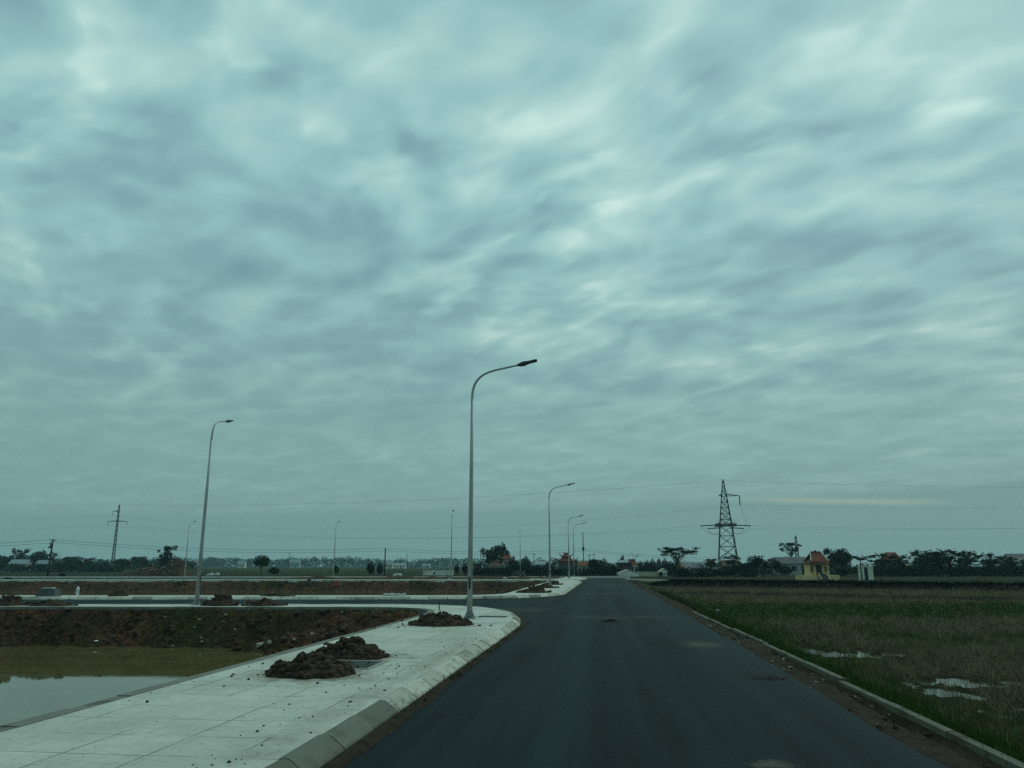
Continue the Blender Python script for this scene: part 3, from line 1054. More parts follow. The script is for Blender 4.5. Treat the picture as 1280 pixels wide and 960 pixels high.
blades('stubble', px, py, height(px, py), 0.08 + 0.24 * fbm(px * 1.1, py * 1.1, 44, 3) ** 1.5 * (0.5 + r.uniform(0, 1, len(px))), 0.012 * far, 0.7, M['stubble'], 7, 0.045, 5)
# green growth: edge of the field, the green strip and round the puddles
px, py = [], []
for y0, y1, n in ((4, 14, 9000), (14, 32, 14000), (32, 52, 22000), (52, 75, 6000)):
    yy = r.uniform(y0, y1, n); xx = 3.86 + r.uniform(0, 1, n) ** (1.5 if y0 < 32 else 0.9) * (yy * 0.56 + 1.5)
    px.append(xx); py.append(yy)
px = np.concatenate(px); py = np.concatenate(py)
cv = cover(px, py); pf = puddle_field(px, py)
keep = (pf > 0.8) & (r.uniform(0, 1, len(px)) < np.clip(cv[:, 0] * 1.2 + 0.05, 0, 1))
px, py = px[keep], py[keep]
far = np.clip(py / 25, 0.6, 2.2)
blades('field_grass', px, py, height(px, py), 0.06 + 0.13 * r.uniform(0, 1, len(px)) ** 2, 0.013 * far, 0.45, M['grass_green'], 6, 0.06, 6)
# taller weeds leaning over the concrete edging
yy = r.uniform(5, 60, 1500); xx = 3.85 + np.abs(r.normal(0, 0.5, 1500)) - 0.3 * sst(18, 33, yy)
k = fbm(xx * 0.9, yy * 0.9, 15, 3) > 0.44
xx, yy = xx[k], yy[k]
blades('weeds', xx, yy, height(xx, yy), np.full(len(xx), 0.17), 0.014 * np.clip(yy / 20, 0.7, 2), 0.4, M['weed'], 9, 0.06, 8)
# weeds in the gutter dirt and on the pond banks
yy = r.uniform(7, 25, 420); xx = -2.55 + r.normal(0, 0.04, 420)
k = fbm(yy * 0.8, yy * 0.1, 19, 3) > 0.46
blades('weeds', xx[k], yy[k], np.full(k.sum(), 0.02), np.full(k.sum(), 0.055), np.full(k.sum(), 0.010), 0.6, M['weed'], 6, 0.03, 9)
xx, yy = scatter(26000, -48, -6.4, 20, 33, 12)
zz = height(xx, yy); cv = cover(xx, yy)
k = (zz > ZW + 0.08) & (zz < 0.07) & (yy < L1(xx) - 0.1) & (r.uniform(0, 1, len(xx)) < cv[:, 0] * 1.3 + 0.03)
blades('weeds', xx[k], yy[k], zz[k], 0.05 + 0.13 * r.uniform(0, 1, k.sum()), np.full(k.sum(), 0.022), 0.5, M['weed'], 7, 0.07, 10)
xx, yy = scatter(16000, -75, -6.4, 78, 93, 13)
zz = height(xx, yy); cv = cover(xx, yy)
k = (zz > ZW2 + 0.05) & (yy < L5(xx)) & (r.uniform(0, 1, len(xx)) < cv[:, 0] * 1.2 + 0.03)
blades('weeds', xx[k], yy[k], zz[k], 0.10 + 0.2 * r.uniform(0, 1, k.sum()), np.full(k.sum(), 0.06), 0.5, M['weed'], 6, 0.15, 11)
# dark weeds on the bund beyond the stubble
a = Vector(AT(815, 90)); b = Vector(AT(1330, 69))
t = r.uniform(0, 1, 5200); o = r.normal(0, 1.8, 5200)
dv = (b - a).normalized()
xx = a.x + (b.x - a.x) * t - dv.y * o; yy = a.y + (b.y - a.y) * t + dv.x * o
k = xx > 4.2
blades('weeds', xx[k], yy[k], height(xx[k], yy[k]), 0.10 + 0.28 * r.uniform(0, 1, k.sum()) ** 2, np.full(k.sum(), 0.06), 0.4, M['leaf_cypress'], 6, 0.15, 14)


def crumbs():
    rnd = random.Random(21); mb = MB()

    def drop(n, fx, fy, z, r0, r1):
        for _ in range(n):
            x, y = fx(), fy()
            s = r0 + (r1 - r0) * rnd.random() ** 3
            mb.rock((x, y, z + s * 0.35), s, rnd, 0, 0.75)
    drop(170, lambda: -3.0 - abs(rnd.gauss(0, 0.38)), lambda: rnd.uniform(6.3, 19), 0.15, 0.004, 0.019)
    drop(60, lambda: rnd.uniform(-6.0, -3.0), lambda: rnd.uniform(6.3, 26), 0.15, 0.004, 0.014)
    drop(110, lambda: rnd.gauss(-4.4, 0.8), lambda: rnd.gauss(13.0, 1.1), 0.15, 0.006, 0.028)
    drop(40, lambda: rnd.gauss(-4.6, 0.6), lambda: rnd.gauss(22.4, 0.7), 0.15, 0.012, 0.05)
    drop(40, lambda: -5.85 + rnd.gauss(0, 0.2), lambda: rnd.uniform(9, 24), 0.15, 0.01, 0.04)
    drop(260, lambda: -2.53 + rnd.gauss(0, 0.06), lambda: rnd.uniform(7, 27), 0.01, 0.005, 0.022)
    drop(420, lambda: rnd.uniform(3.08, 3.6), lambda: 6 + 26 * rnd.random() ** 1.2, -0.09, 0.01, 0.05)
    o = mb.build('soil_crumbs', M['soil']); o['kind'] = 'stuff'
    mb = MB()
    for _ in range(120):
        x, y = rnd.uniform(3.12, 3.6), 6.5 + 26 * rnd.random()
        s = rnd.uniform(0.01, 0.035)
        mb.rock((x, y, -0.07), s, rnd, 0, 0.7)
    for _ in range(260):
        x, y = rnd.uniform(-40, -6.6), rnd.uniform(22, 32.5)
        z = float(height(np.array(x), np.array(y)))
        if z < ZW or y > L1(x) - 0.2: continue
        mb.rock((x, y, z), rnd.uniform(0.025, 0.09), rnd, 0, 0.7)
    o = mb.build('gravel', M['rubble']); o['kind'] = 'stuff'
    mb = MB()
    for k in range(4200):
        x = rnd.uniform(-44, -6.6)
        y = rnd.uniform(19, 32.5) if k < 3200 else rnd.uniform(84, 93)
        if k >= 3200: x *= 1.8
        z = float(height(np.array(x), np.array(y)))
        if z < (ZW if k < 3200 else ZW2) - 0.02 or z > 0.06 or y > (L1(x) if k < 3200 else L5(x)) - 0.25: continue
        mb.rock((x, y, z), (0.04 + 0.15 * rnd.random() ** 2.5) * (1 if k < 3200 else 1.8), rnd, 0, 0.75)
    o = mb.build('clods', M['soil']); o['kind'] = 'stuff'


crumbs()


def gz(x, y):
    return float(height(np.array([x]), np.array([y]))[0])


# ------------------------------------------------------------------ street lamps
def make_lamp():
    t = thing('street_lamp', 'tall lamp nearest the road junction, with soil heaped on the paving beside its foot', 'street lamp', (0, 0, 0))
    p = MB().tube([(0, 0, 0.02), (0, 0, 2.5), (0, 0, 5.0), (0, 0, 7.55)], [0.092, 0.077, 0.062, 0.047], 14)
    p.build('pole', M['steel'], t, True)
    arm = [(0, 0, 7.50), (0, 0, 7.56)]
    for k in range(15):                                # quarter bend running into a straight rising arm
        f = k / 14; a, b, c_, d_ = (1 - f) ** 3, 3 * f * (1 - f) ** 2, 3 * f * f * (1 - f), f ** 3
        arm.append((b * 0.0 + c_ * 0.26 + d_ * 0.84, 0, a * 7.62 + b * 8.22 + c_ * 8.50 + d_ * 8.62))
    arm += [(1.2, 0, 8.695), (1.58, 0, 8.775)]
    MB().tube(arm, [0.047 - 0.013 * i / (len(arm) - 1) for i in range(len(arm))], 14).build('arm', M['steel'], t, True)
    hd = MB()
    prof = [(1.54, 8.767, 0.036, 0.036), (1.61, 8.782, 0.06, 0.052), (1.69, 8.80, 0.09, 0.07), (1.77, 8.815, 0.12, 0.075), (1.85, 8.84, 0.13, 0.05), (1.93, 8.862, 0.135, 0.036), (2.17, 8.917, 0.13, 0.032), (2.22, 8.93, 0.11, 0.026)]
    for i, (x, z, wy, hz_) in enumerate(prof):
        b = len(hd.v)
        for yy, zz in ((-wy, -hz_ * .8), (-wy * .6, -hz_), (wy * .6, -hz_), (wy, -hz_ * .8), (wy, hz_ * .4), (wy * .7, hz_), (-wy * .7, hz_), (-wy, hz_ * .4)):
            hd.v.append((x, yy, z + zz))
        if i:
            for k in range(8):
                hd.f.append((b - 8 + k, b - 8 + (k + 1) % 8, b + (k + 1) % 8, b + k)); hd.m.append(0)
    hd.f.append(tuple(range(7, -1, -1))); hd.f.append(tuple(range(len(hd.v) - 8, len(hd.v)))); hd.m += [0, 0]
    for k in range(5):
        hd.box((1.90 + 0.06 * k, 0, 8.885 + 0.0138 * k), (0.012, 0.18, 0.03))
    h = hd.build('lamp_head', M['lamp_dark'], t)
    MB().poly([(1.94, -.1, 8.826), (2.15, -.1, 8.876), (2.15, .1, 8.876), (1.94, .1, 8.826)]).build('lens', M['lens'], h)
    bp = MB().box((0, 0, 0.012), (0.40, 0.40, 0.024))
    for k in range(4):
        a = k * pi / 2
        c, s = cos(a), sin(a)
        bp.poly([(c * 0.088, s * 0.088, 0.024), (c * 0.19, s * 0.19, 0.024), (c * 0.088, s * 0.088, 0.26)])
        bp.tube([(0.15 * (1 if k in (0, 3) else -1), 0.15 * (1 if k < 2 else -1), 0.02), (0.15 * (1 if k in (0, 3) else -1), 0.15 * (1 if k < 2 else -1), 0.075)], 0.016, 6)
    bp.build('base_plate', M['steel'], t)
    MB().box((0.0, -0.083, 1.16), (0.062, 0.018, 0.40)).build('access_door', M['plate'], t)
    t.scale = (1, 1, 0.947)
    return t


def at_photo(px, py, z):
    x, y = G(px, py, z)
    return x, y


SR = radians(90 + 6.8)
lamp0 = make_lamp()
lamp_spec = [
    (G(587, 773.4, 0.15), 0.0, None),
    ((-17.5, L1(-17.5) + 1.35), SR, 'tall lamp on the side road pavement above the pond, its arm reaching across that road'),
    ((-4.62, 65.6), 0.0, 'lamp beside the main road beyond the side road, standing among three small soil heaps'),
    ((-5.0, 108.0), 0.0, 'lamp far along the main road, its pole crossing the red tiled temple roof'),
    ((-5.05, 127.0), 0.0, 'farthest and shortest looking lamp of the main road row, at the temple edge'),
    ((-63.6, 113.6), SR, 'thin far lamp beside the rubble mound with one leafy tree'),
    ((-41.4, 117.0), SR, 'thin far lamp between the lone round tree and the timber utility pole'),
    ((-18.7, 94.6), SR, 'far lamp rising in front of the low white wall'),
    ((-16.0, 148.0), SR, 'faint far lamp between the shrine and the pointed cypress tree'),
]
for i, ((x, y), rz, lab) in enumerate(lamp_spec):
    o = lamp0 if i == 0 else copy_tree(lamp0)
    o.location = (x, y, 0.152 if i != 8 else gz(x, y)); o.rotation_euler = (0, 0, rz)
    o['group'] = 'street lamps of the new roads'
    if lab: o['label'] = lab


# ------------------------------------------------------------------ soil heaps on the paving
def heap_mesh(rx, ry, h, seed, clods=130, cs=0.055):
    rnd = random.Random(seed); mb = MB()
    nr, na = 12, 40
    ang_k = [0.86 + 0.28 * float(fbm(np.array(cos(2 * pi * k / na) * 1.6 + seed), np.array(sin(2 * pi * k / na) * 1.6), seed, 3)) for k in range(na)]

    def hz_(u, a):
        x, y = rx * u * cos(a), ry * u * sin(a)
        z = h * max(0, 1 - u) ** 0.85 * (0.68 + 0.64 * float(fbm(np.array(x * 4.5 / max(rx, .5)), np.array(y * 4.5 / max(rx, .5)), seed + 3, 4)))
        return x, y, z + 0.05 * (float(vnoise(np.array(x * 14), np.array(y * 14), seed)) - 0.3) * (u < 0.95)
    mb.v.append((0, 0, hz_(0, 0)[2]))
    for i in range(1, nr + 1):
        for k in range(na):
            a = 2 * pi * k / na; u = i / nr
            x, y, z = hz_(u, a)
            mb.v.append((x * ang_k[k], y * ang_k[k], z if i < nr else -0.01))
    for k in range(na):
        mb.f.append((0, 1 + k, 1 + (k + 1) % na)); mb.m.append(0)
    for i in range(nr - 1):
        for k in range(na):
            a, b = 1 + i * na + k, 1 + i * na + (k + 1) % na
            mb.f.append((a, a + na, b + na, b)); mb.m.append(0)
    for _ in range(clods):
        a = rnd.uniform(0, 2 * pi); u = rnd.random() ** 0.6 * 1.02
        x, y, z = hz_(min(u, 1), a)
        kk = ang_k[int(a / (2 * pi) * na) % na]
        s = cs * (0.25 + 2.0 * rnd.random() ** 4)
        mb.rock((x * kk, y * kk, max(z, 0) + s * 0.2), s, rnd, 0, 0.85)
    return mb.mesh('soil_heap', M['soil'])


def heap(x, y, z, rx, ry, h, seed, label, rz=0, clods=130, cs=0.055, me=None, sc=None):
    o = bpy.data.objects.new('soil_heap', me or heap_mesh(rx, ry, h, seed, clods, cs))
    C.objects.link(o); o.location = (x, y, z); o.rotation_euler = (0, 0, rz)
    if sc: o.scale = sc
    return tag(o, label, 'soil heap', 'heaps of dug soil on the pavements')


heap(-4.64, 12.25, 0.15, 0.72, 0.58, 0.28, 4, 'wide heap of dark clods on the near side of the square planting pit', 0.1, 560, 0.042)
heap(-4.75, 14.6, 0.15, 0.72, 0.52, 0.30, 8, 'heap of dark clods behind the square planting pit, with one big clod on top', -0.05, 460, 0.044)
heap(-4.75, 22.6, 0.15, 0.92, 0.75, 0.33, 12, 'low heap of dug soil in front of the tall junction lamp', 0.1, 420, 0.045)
far_me = heap_mesh(0.85, 0.5, 0.33, 16, 90, 0.07)
far_me2 = heap_mesh(1.05, 0.5, 0.27, 18, 90, 0.07)
for px, py, sc, me, lab in (
        (667, 741, (1.25, 1, 0.9), far_me, 'soil heap nearest the corner on the pavement past the side road'),
        (680, 735, (1.1, 1, 1.0), far_me2, 'middle soil heap of the row just before the second lamp of the main road'),
        (691, 731, (1.0, 1, 0.9), far_me, 'small soil heap just behind the second lamp of the main road'),
        (8, 757, (0.95, 1, 1.0), far_me, 'soil heap cut by the photo edge on the side road pavement'),
        (55, 757.5, (1.15, 1, 0.8), far_me2, 'long low soil heap on the side road pavement opposite the white sack'),
        (274, 757, (1.0, 1, 1.15), far_me, 'soil heap right beside the foot of the pond-side lamp'),
        (331, 757, (0.9, 1, 1.0), far_me2, 'soil heap on the pond-side pavement, the one farther from the lamp foot'),
        (126, 746.5, (0.65, 0.8, 0.75), far_me, 'tiny soil heap on the far pavement of the side road near the white sack'),
        (333, 746.5, (1.0, 0.8, 0.55), far_me2, 'flat soil patch heaped on the far pavement of the side road'),
        (388, 727.5, (1.3, 1, 1.0), far_me, 'earth lump beside the brown stump on the far bank')):
    x, y = G(px, py, 0.15)
    if py > 755: y = max(y, L1(x) + 0.75)
    elif 742 < py < 750: y = min(max(y, L3(x) + 0.8), L4(x) - 0.7)
    z = 0.15 if py != 727.5 else gz(x, y)
    heap(x, y, z, 0, 0, 0, 0, lab, R.uniform(-0.3, 0.3), me=me, sc=sc)
for px, py, s, lab in ((963, 848, 0.5, 'flattened dark splash of soil lying on the asphalt near the right edge'), (763, 777.5, 0.55, 'small crumbled clod in the middle of the asphalt at the junction')):
    x, y = G(px, py, 0.0)
    o = heap(x, y, 0.002, 0, 0, 0, 0, lab, 0.2, me=far_me2 if px > 900 else far_me, sc=(s * 0.62, s * 0.75, s * 0.22 if px > 900 else s * 0.4))
    o.data = o.data.copy(); o.data.materials[0] = M['wet_soil']
    o['group'] = 'soil dropped on the asphalt'

# planting pit
t = thing('planting_pit', 'square dark planting pit with pale concrete rim between two soil heaps', 'planting pit', (-4.42, 13.45, -0.1))
rim = MB()
hx, hy = 0.56, 0.6
for cx, cy, sx, sy in ((0, -hy + 0.045, 2 * hx - 0.004, 0.086), (0, hy - 0.045, 2 * hx - 0.004, 0.086), (-hx + 0.045, 0, 0.086, 2 * hy - 0.19), (hx - 0.045, 0, 0.086, 2 * hy - 0.19)):
    rim.box((cx, cy, 0.105), (sx, sy, 0.31))
rim.build('rim', M['pit_rim'], t)
fl = MB()
for i in range(9):
    for j in range(9):
        fl.v.append((-0.48 + 0.12 * i, -0.52 + 0.13 * j, 0.0 + 0.05 * R.random()))
for i in range(8):
    for j in range(8):
        fl.f.append((i * 9 + j, (i + 1) * 9 + j, (i + 1) * 9 + j + 1, i * 9 + j + 1)); fl.m.append(0)
fl.build('soil', M['soil'], t, True)
# flush grey slab to the right of the lamp foot
x, y = G(613, 771.5, 0.15)
o = MB().box((0, 0, 0.0), (0.95, 0.42, 0.03), 0, 0, 0.97).build('pit_cover', M['block'], None, False, (-3.75, 26.2, 0.158))
tag(o, 'flat grey cover slab set in the paving beside the junction lamp foot', 'cover slab')


# ------------------------------------------------------------------ rubbish, stones and small posts
def debris(px, py, z, size, m, label, cat='debris', name='stone', flat=0.6, seed=0, on=True):
    rnd = random.Random(seed + int(px))
    x, y = G(px, py, z)
    if on:
        for _ in range(12):                       # settle on the bank along the measured sight line
            zz = gz(x, y); z = 0.5 * z + 0.5 * zz
            x, y = G(px, py, z)
        z = gz(x, y)
    size *= 0.55
    mb = MB().rock((0, 0, size * flat * 0.4), size, rnd, 0, flat, 2)
    o = mb.build(name, m, None, False, (x, y, z))
    tag(o, label, cat)
    return o


debris(226, 801, -0.9, 0.26, M['stone'], 'pale round stone low on the brown pond bank', 'stone')
debris(190, 809, -1.1, 0.24, M['rubble'], 'broken rubble lump at the water line of the pond', 'stone')
debris(268, 808, -1.1, 0.22, M['rubble'], 'dull stone at the foot of the bank near the pond corner', 'stone')
debris(122, 787, -0.6, 0.15, M['plastic_white'], 'white scrap halfway down the pond bank', 'litter', 'litter', 0.4)
debris(82, 772, -0.3, 0.38, M['block'], 'grey flat slab piece sticking out of the upper bank', 'slab piece', 'slab_piece', 0.35)
debris(17, 766, -0.15, 0.18, M['plastic_white'], 'white rag near the top of the bank at the photo edge', 'litter', 'litter', 0.35)
debris(251, 771, -0.3, 0.2, M['stone'], 'pale stone just below the pavement beside the pond-side lamp', 'stone')
debris(327, 806, -1.0, 0.34, M['rubble'], 'brown rubble chunk in the corner of the pond', 'stone')
debris(336, 809, -1.1, 0.2, M['rubble'], 'small rubble chunk in the pond corner next to a larger one', 'stone')
debris(432, 789, -0.2, 0.26, M['plastic_white'], 'white plastic bag caught on the bank beside the paving', 'litter', 'plastic_bag', 0.7)
debris(606, 728, -0.4, 0.42, M['plastic_white'], 'white sheet scrap on the second bank in line with the junction lamp', 'litter', 'litter', 0.3)
debris(631, 733.5, -0.6, 0.5, M['stone'], 'pale boulder on the far bank right of the white scrap', 'stone')
debris(562, 737, -0.9, 0.45, M['stone'], 'pale boulder low on the far bank under the thin lamp', 'stone')
debris(897, 764, -0.3, 0.22, M['stone'], 'pale lump lying in the green strip beside the road', 'stone')
debris(386, 819, 0.15, 0.07, M['soil'], 'dark clod alone by the pond edge of the paving', 'clod', 'soil_clod', 0.8, on=False)
debris(408, 806, 0.15, 0.12, M['soil'], 'larger dark clod on the pond edge of the paving behind the heaps', 'clod', 'soil_clod', 0.5, on=False)
for px, py, w_, lab in ((497, 717.5, 0.9, 'white rubble pile by the second timber pole'), (268, 717.0, 1.6, 'low pale rubble patch in the field right of the mound')):
    x, y = AT(px, 140)
    rnd = random.Random(px); mb = MB()
    for _ in range(26):
        mb.rock((rnd.uniform(-1, 1) * w_ * 0.6, rnd.gauss(0, 0.15), 0.1 + 0.25 * rnd.random()), 0.22 + 0.2 * rnd.random(), rnd, 0, 0.7)
    o = mb.build('rubble_pile', M['stone'], None, False, (x, y, gz(x, y)))
    tag(o, lab, 'rubble')

# the long low white scraps lying on the second pavement
for px, ln, lab in ((512, 1.6, 'flat white sheet on the far pavement under the second timber pole'), (494, 0.0, '')):
    if not lab: continue
    x, y = G(494, 744.5, 0.15)
    mb = MB(); rnd = random.Random(5)
    for _ in range(7):
        mb.rock((-0.5 + 0.16 * _, rnd.gauss(0, 0.05), 0.05), 0.17, rnd, 0, 0.5)
    o = mb.build('rubble_pile', M['stone'], None, False, (x, min(y, L4(x) - 0.4), 0.15))
    tag(o, 'pale rubble scraps at the back of the side road pavement', 'rubble')


def stake(px, py, z, h, r, m, label, name='marker_post', cat='post', on=False):
    x, y = G(px, py, z)
    if on: z = gz(x, y)
    mb = MB().tube([(0, 0, -0.1), (0.01, 0, h * 0.6), (0.0, 0.01, h)], [r, r * 0.95, r * 0.8], 7)
    mb.tube([(0, 0, h * 0.8), (0, 0, h * 0.86)], r * 1.25, 7)
    o = mb.build(name, m, None, False, (x, y, z))
    return tag(o, label, cat)


stake(549, 763, 0.15, 0.30, 0.022, M['wood'], 'short dark stake at the back corner of the pavement near the junction')
stake(417, 797, 0.0, 0.30, 0.03, M['wood'], 'thin pale stake standing in the bank behind the soil heaps', on=True)
stake(341, 802, -0.6, 0.35, 0.05, M['plastic_white'], 'tilted white pipe end stuck in the pond corner rubble', 'pipe', 'pipe', on=True)

x, y = G(97, 738, ZW2 + 0.06)
for _ in range(60):                               # slide to where the bank leaves the water
    if gz(x, y) < ZW2 - 0.02: x, y = x - 0.012, y + 0.1
z = max(gz(x, y), ZW2 - 0.02)
mb = MB()
for i, (zz, rr) in enumerate(((0, 0.17), (0.12, 0.22), (0.3, 0.2), (0.42, 0.13), (0.47, 0.05), (0.54, 0.09))):
    for k in range(10):
        a = 2 * pi * k / 10; q = rr * R.uniform(0.85, 1.12)
        mb.v.append((q * cos(a), q * sin(a) * 0.8, zz))
    if i:
        for k in range(10):
            mb.f.append(((i - 1) * 10 + k, (i - 1) * 10 + (k + 1) % 10, i * 10 + (k + 1) % 10, i * 10 + k)); mb.m.append(0)
mb.f.append(tuple(range(50, 60))); mb.m.append(0)
tag(mb.build('sack', M['plastic_white'], None, True, (x, y, z)), 'bright white tied sack at the water edge of the second basin', 'sack')

x, y = G(421, 734, -0.6)
t = thing('plastic_drum', 'orange plastic drum on the brown far bank', 'drum', (x, y, gz(x, y) - 0.03))
mb = MB().tube([(0, 0, 0), (0, 0, 0.22), (0, 0, 0.26), (0, 0, 0.30), (0, 0, 0.52), (0, 0, 0.56), (0, 0, 0.6), (0, 0, 0.8)], [0.3, 0.31, 0.335, 0.31, 0.31, 0.335, 0.31, 0.29], 16)
mb.build('barrel', M['plastic_orange'], t, True)
MB().tube([(0, 0, 0.8), (0, 0, 0.83)], [0.25, 0.25], 14).build('lid', M['plastic_orange'], t)

x, y = G(386, 727, 0.0)
mb = MB().tube([(0, 0, -0.2), (0.02, 0, 0.3), (-0.02, 0.02, 0.7), (0.05, 0, 1.0)], [0.36, 0.3, 0.27, 0.2], 9)
for k in range(4): mb.rock((0.3 * cos(k * 1.7), 0.3 * sin(k * 1.7), 0.1 + 0.15 * k), 0.2, R, 0, 0.9)
tag(mb.build('tree_stump', M['bark'], None, False, (x, y, gz(x, y))), 'brown tree stump standing on the edge of the far bank', 'stump')

x, y = G(20, 747.5, 0.15)
t = thing('concrete_block', 'large dark grey block with sloping sides on the side road pavement', 'block', (x, max(y, L3(x) + 0.7), 0.15), radians(7))
MB().box((0, 0, 0.21), (1.08, 0.7, 0.42), 0, 0, 0.8).build('body', M['block'], t)
MB().box((-0.05, 0, 0.445), (0.62, 0.4, 0.05), 0, 0, 0.9).build('cap', M['pale'], t)

# rubble mound beyond the second road
x, y = AT(200, 150)
t = thing('rubble_mound', 'big dark mound of earth with pale rubble in front of a leafy tree', 'mound', (x, y, gz(x, y)), radians(7))
rnd = random.Random(4); mb = MB(); nx, ny = 60, 26
for i in range(nx + 1):
    for j in range(ny + 1):
        u, v_ = -1 + 2 * i / nx, -1 + 2 * j / ny
        e = max(0.0, 1 - abs(v_) ** 1.6)
        zt = (exp(-((u - 0.42) / 0.26) ** 2) * 3.3 + exp(-((u + 0.25) / 0.45) ** 2) * 1.9) * e
        k = max(0, 1 - abs(u) ** 6)
        mb.v.append((u * 7.6, v_ * 3.2, zt * k * (0.75 + 0.5 * float(fbm(np.array(u * 7), np.array(v_ * 4), 6, 4))) - 0.1))
for i in range(nx):
    for j in range(ny):
        a = i * (ny + 1) + j
        mb.f.append((a, a + ny + 1, a + ny + 2, a + 1)); mb.m.append(0)
for _ in range(300):
    i = rnd.randrange(nx); j = rnd.randrange(ny)
    p = mb.v[i * (ny + 1) + j]
    if p[2] > 0.15: mb.rock((p[0], p[1], p[2]), 0.1 + 0.2 * rnd.random(), rnd, 0, 0.8)
mb.build('earth', M['soil'], t)
mb2 = MB()
for _ in range(150):
    i = rnd.randrange(nx); j = rnd.randrange(ny // 2)
    p = mb.v[i * (ny + 1) + j]
    if p[2] > 0.5: mb2.rock((p[0], p[1] - 0.05, p[2] + 0.05), 0.08 + 0.16 * rnd.random() ** 2, rnd, 0, 0.7)
mb2.build('rubble', M['rubble'], t)['kind'] = 'stuff'

# ------------------------------------------------------------------ timber poles and their wires
def utility_pole(px, ybase, ytop, d, label, r=0.13, bracket=True, lean=0.0):
    x, y = AT(px, d); z0 = gz(x, y); zt = ZH(ytop, d)
    t = thing('utility_pole', label, 'utility pole', (x, y, z0))
    h = zt - z0
    MB().tube([(0, 0, -0.3), (lean * 0.5, 0, h * 0.5), (lean, 0, h)], [r, r * 0.9, r * 0.75], 9).build('pole', M['wood'], t, True)
    if bracket:
        mb = MB().bar((lean - 0.5, 0, h - 0.25), (lean + 0.5, 0, h - 0.25), 0.04)
        mb.build('crossarm', M['plate'], t)
        for s in (-0.4, 0.4):
            MB().tube([(lean + s, 0, h - 0.22), (lean + s, 0, h - 0.12), (lean + s, 0, h - 0.04)], [0.04, 0.06, 0.03], 7).build('insulator', M['insulator'], t)
    return t, Vector((x + lean, y, zt))


p1, w1 = utility_pole(61, 722, 674, 128, 'leaning dark timber pole near the photo edge with a bundle of fittings below its top', 0.16, True, 0.15)
mbx = MB()
for k in range(9):
    mbx.rock((R.gauss(-0.2, 0.22), R.gauss(0, 0.1), w1.z - p1.location.z - 1.2 + R.gauss(0, 0.28)), 0.16, R, 0, 1)
mbx.build('fittings', M['plate'], p1)
p2, w2 = utility_pole(481, 720, 685, 150, 'short straight timber pole beside two dark shrubs', 0.14, False)
p3, w3 = utility_pole(729.5, 716, 665, 185, 'thin tall pole rising behind the cream house with an orange roof', 0.11, False)
w3b = Vector((w3.x, w3.y, ZH(686, 185)))
MB().box((0, -0.15, w3b.z - p3.location.z), (0.55, 0.3, 0.75)).build('equipment_box', M['plate'], p3)
p4, w4 = utility_pole(953, 722, 694, 140, 'dark pole in front of the dense trees right of the pylon', 0.12, True)
p5, w5 = utility_pole(965.5, 720, 697, 150, 'pale stubby pole among bushes right of the pylon', 0.14, False)


def cable(name, spans, r, label, group, m='wire'):
    """spans: list of (start, end, sag)"""
    mb = MB()
    for a, b, sag in spans:
        n = 18
        pts = [a.lerp(b, i / n) + Vector((0, 0, -4 * sag * (i / n) * (1 - i / n))) for i in range(n + 1)]
        mb.tube(pts, r, 4, True)
    o = mb.build(name, M[m], None, True)
    return tag(o, label, 'cable', group)


pl0 = Vector((*AT(-220, 120), ZH(676, 120)))
pr0 = Vector((*AT(905, 200), ZH(697, 200)))
for dz, dx, k in ((-0.05, -0.3, 'upper'), (-0.5, 0.3, 'lower')):
    off = Vector((dx, 0, dz))
    cable('power_cable', [(pl0 + off, w1 + off, 0.7), (w1 + off, w2 + off, 0.9), (w2 + off, w3b + off, 0.7), (w3b + off, pr0 + off, 0.5)], 0.022,
          f'{k} of the two low wires strung along the timber poles', 'low wires on timber poles')


# ------------------------------------------------------------------ lattice pylons
def lattice(mb, levels, r, braces, c=(0, 0)):
    """levels: (z, half width). legs, rings and X bracing"""
    for (z0, s0), (z1, s1) in zip(levels, levels[1:]):
        q0 = [(s0, s0), (-s0, s0), (-s0, -s0), (s0, -s0)]
        q1 = [(s1, s1), (-s1, s1), (-s1, -s1), (s1, -s1)]
        for k in range(4):
            a0 = (c[0] + q0[k][0], c[1] + q0[k][1], z0); a1 = (c[0] + q1[k][0], c[1] + q1[k][1], z1)
            b0 = (c[0] + q0[(k + 1) % 4][0], c[1] + q0[(k + 1) % 4][1], z0); b1 = (c[0] + q1[(k + 1) % 4][0], c[1] + q1[(k + 1) % 4][1], z1)
            mb.bar(a0, a1, r)
            mb.bar(a0, b1, r * braces); mb.bar(b0, a1, r * braces)
            mb.bar(a1, b1, r * braces)


D2 = 214
x, y = AT(910.5, D2); z0 = gz(x, y)
zt, zs, zm = ZH(600.5, D2) - z0, ZH(620, D2) - z0, ZH(657, D2) - z0
pyl = thing('pylon', 'large dark lattice pylon with wide legs and short crossarms, rising above the trees', 'pylon', (x, y, z0), radians(-5))
mb = MB()
hb, hm, hs = 2.75, 1.58, 0.68
lv = [(0, hb)]
for f in (0.30, 0.55, 0.78, 1.0): lv.append((zm * f, hb + (hm - hb) * f))
n = 5
for i in range(1, n + 1): lv.append((zm + (zs - zm) * i / n, hm + (hs - hm) * i / n))
for i in range(1, 4): lv.append((zs + (zt - zs) * i / 3, hs + (0.12 - hs) * i / 3))
lattice(mb, lv, 0.105, 0.55)
mb.build('tower', M['lattice'], pyl)


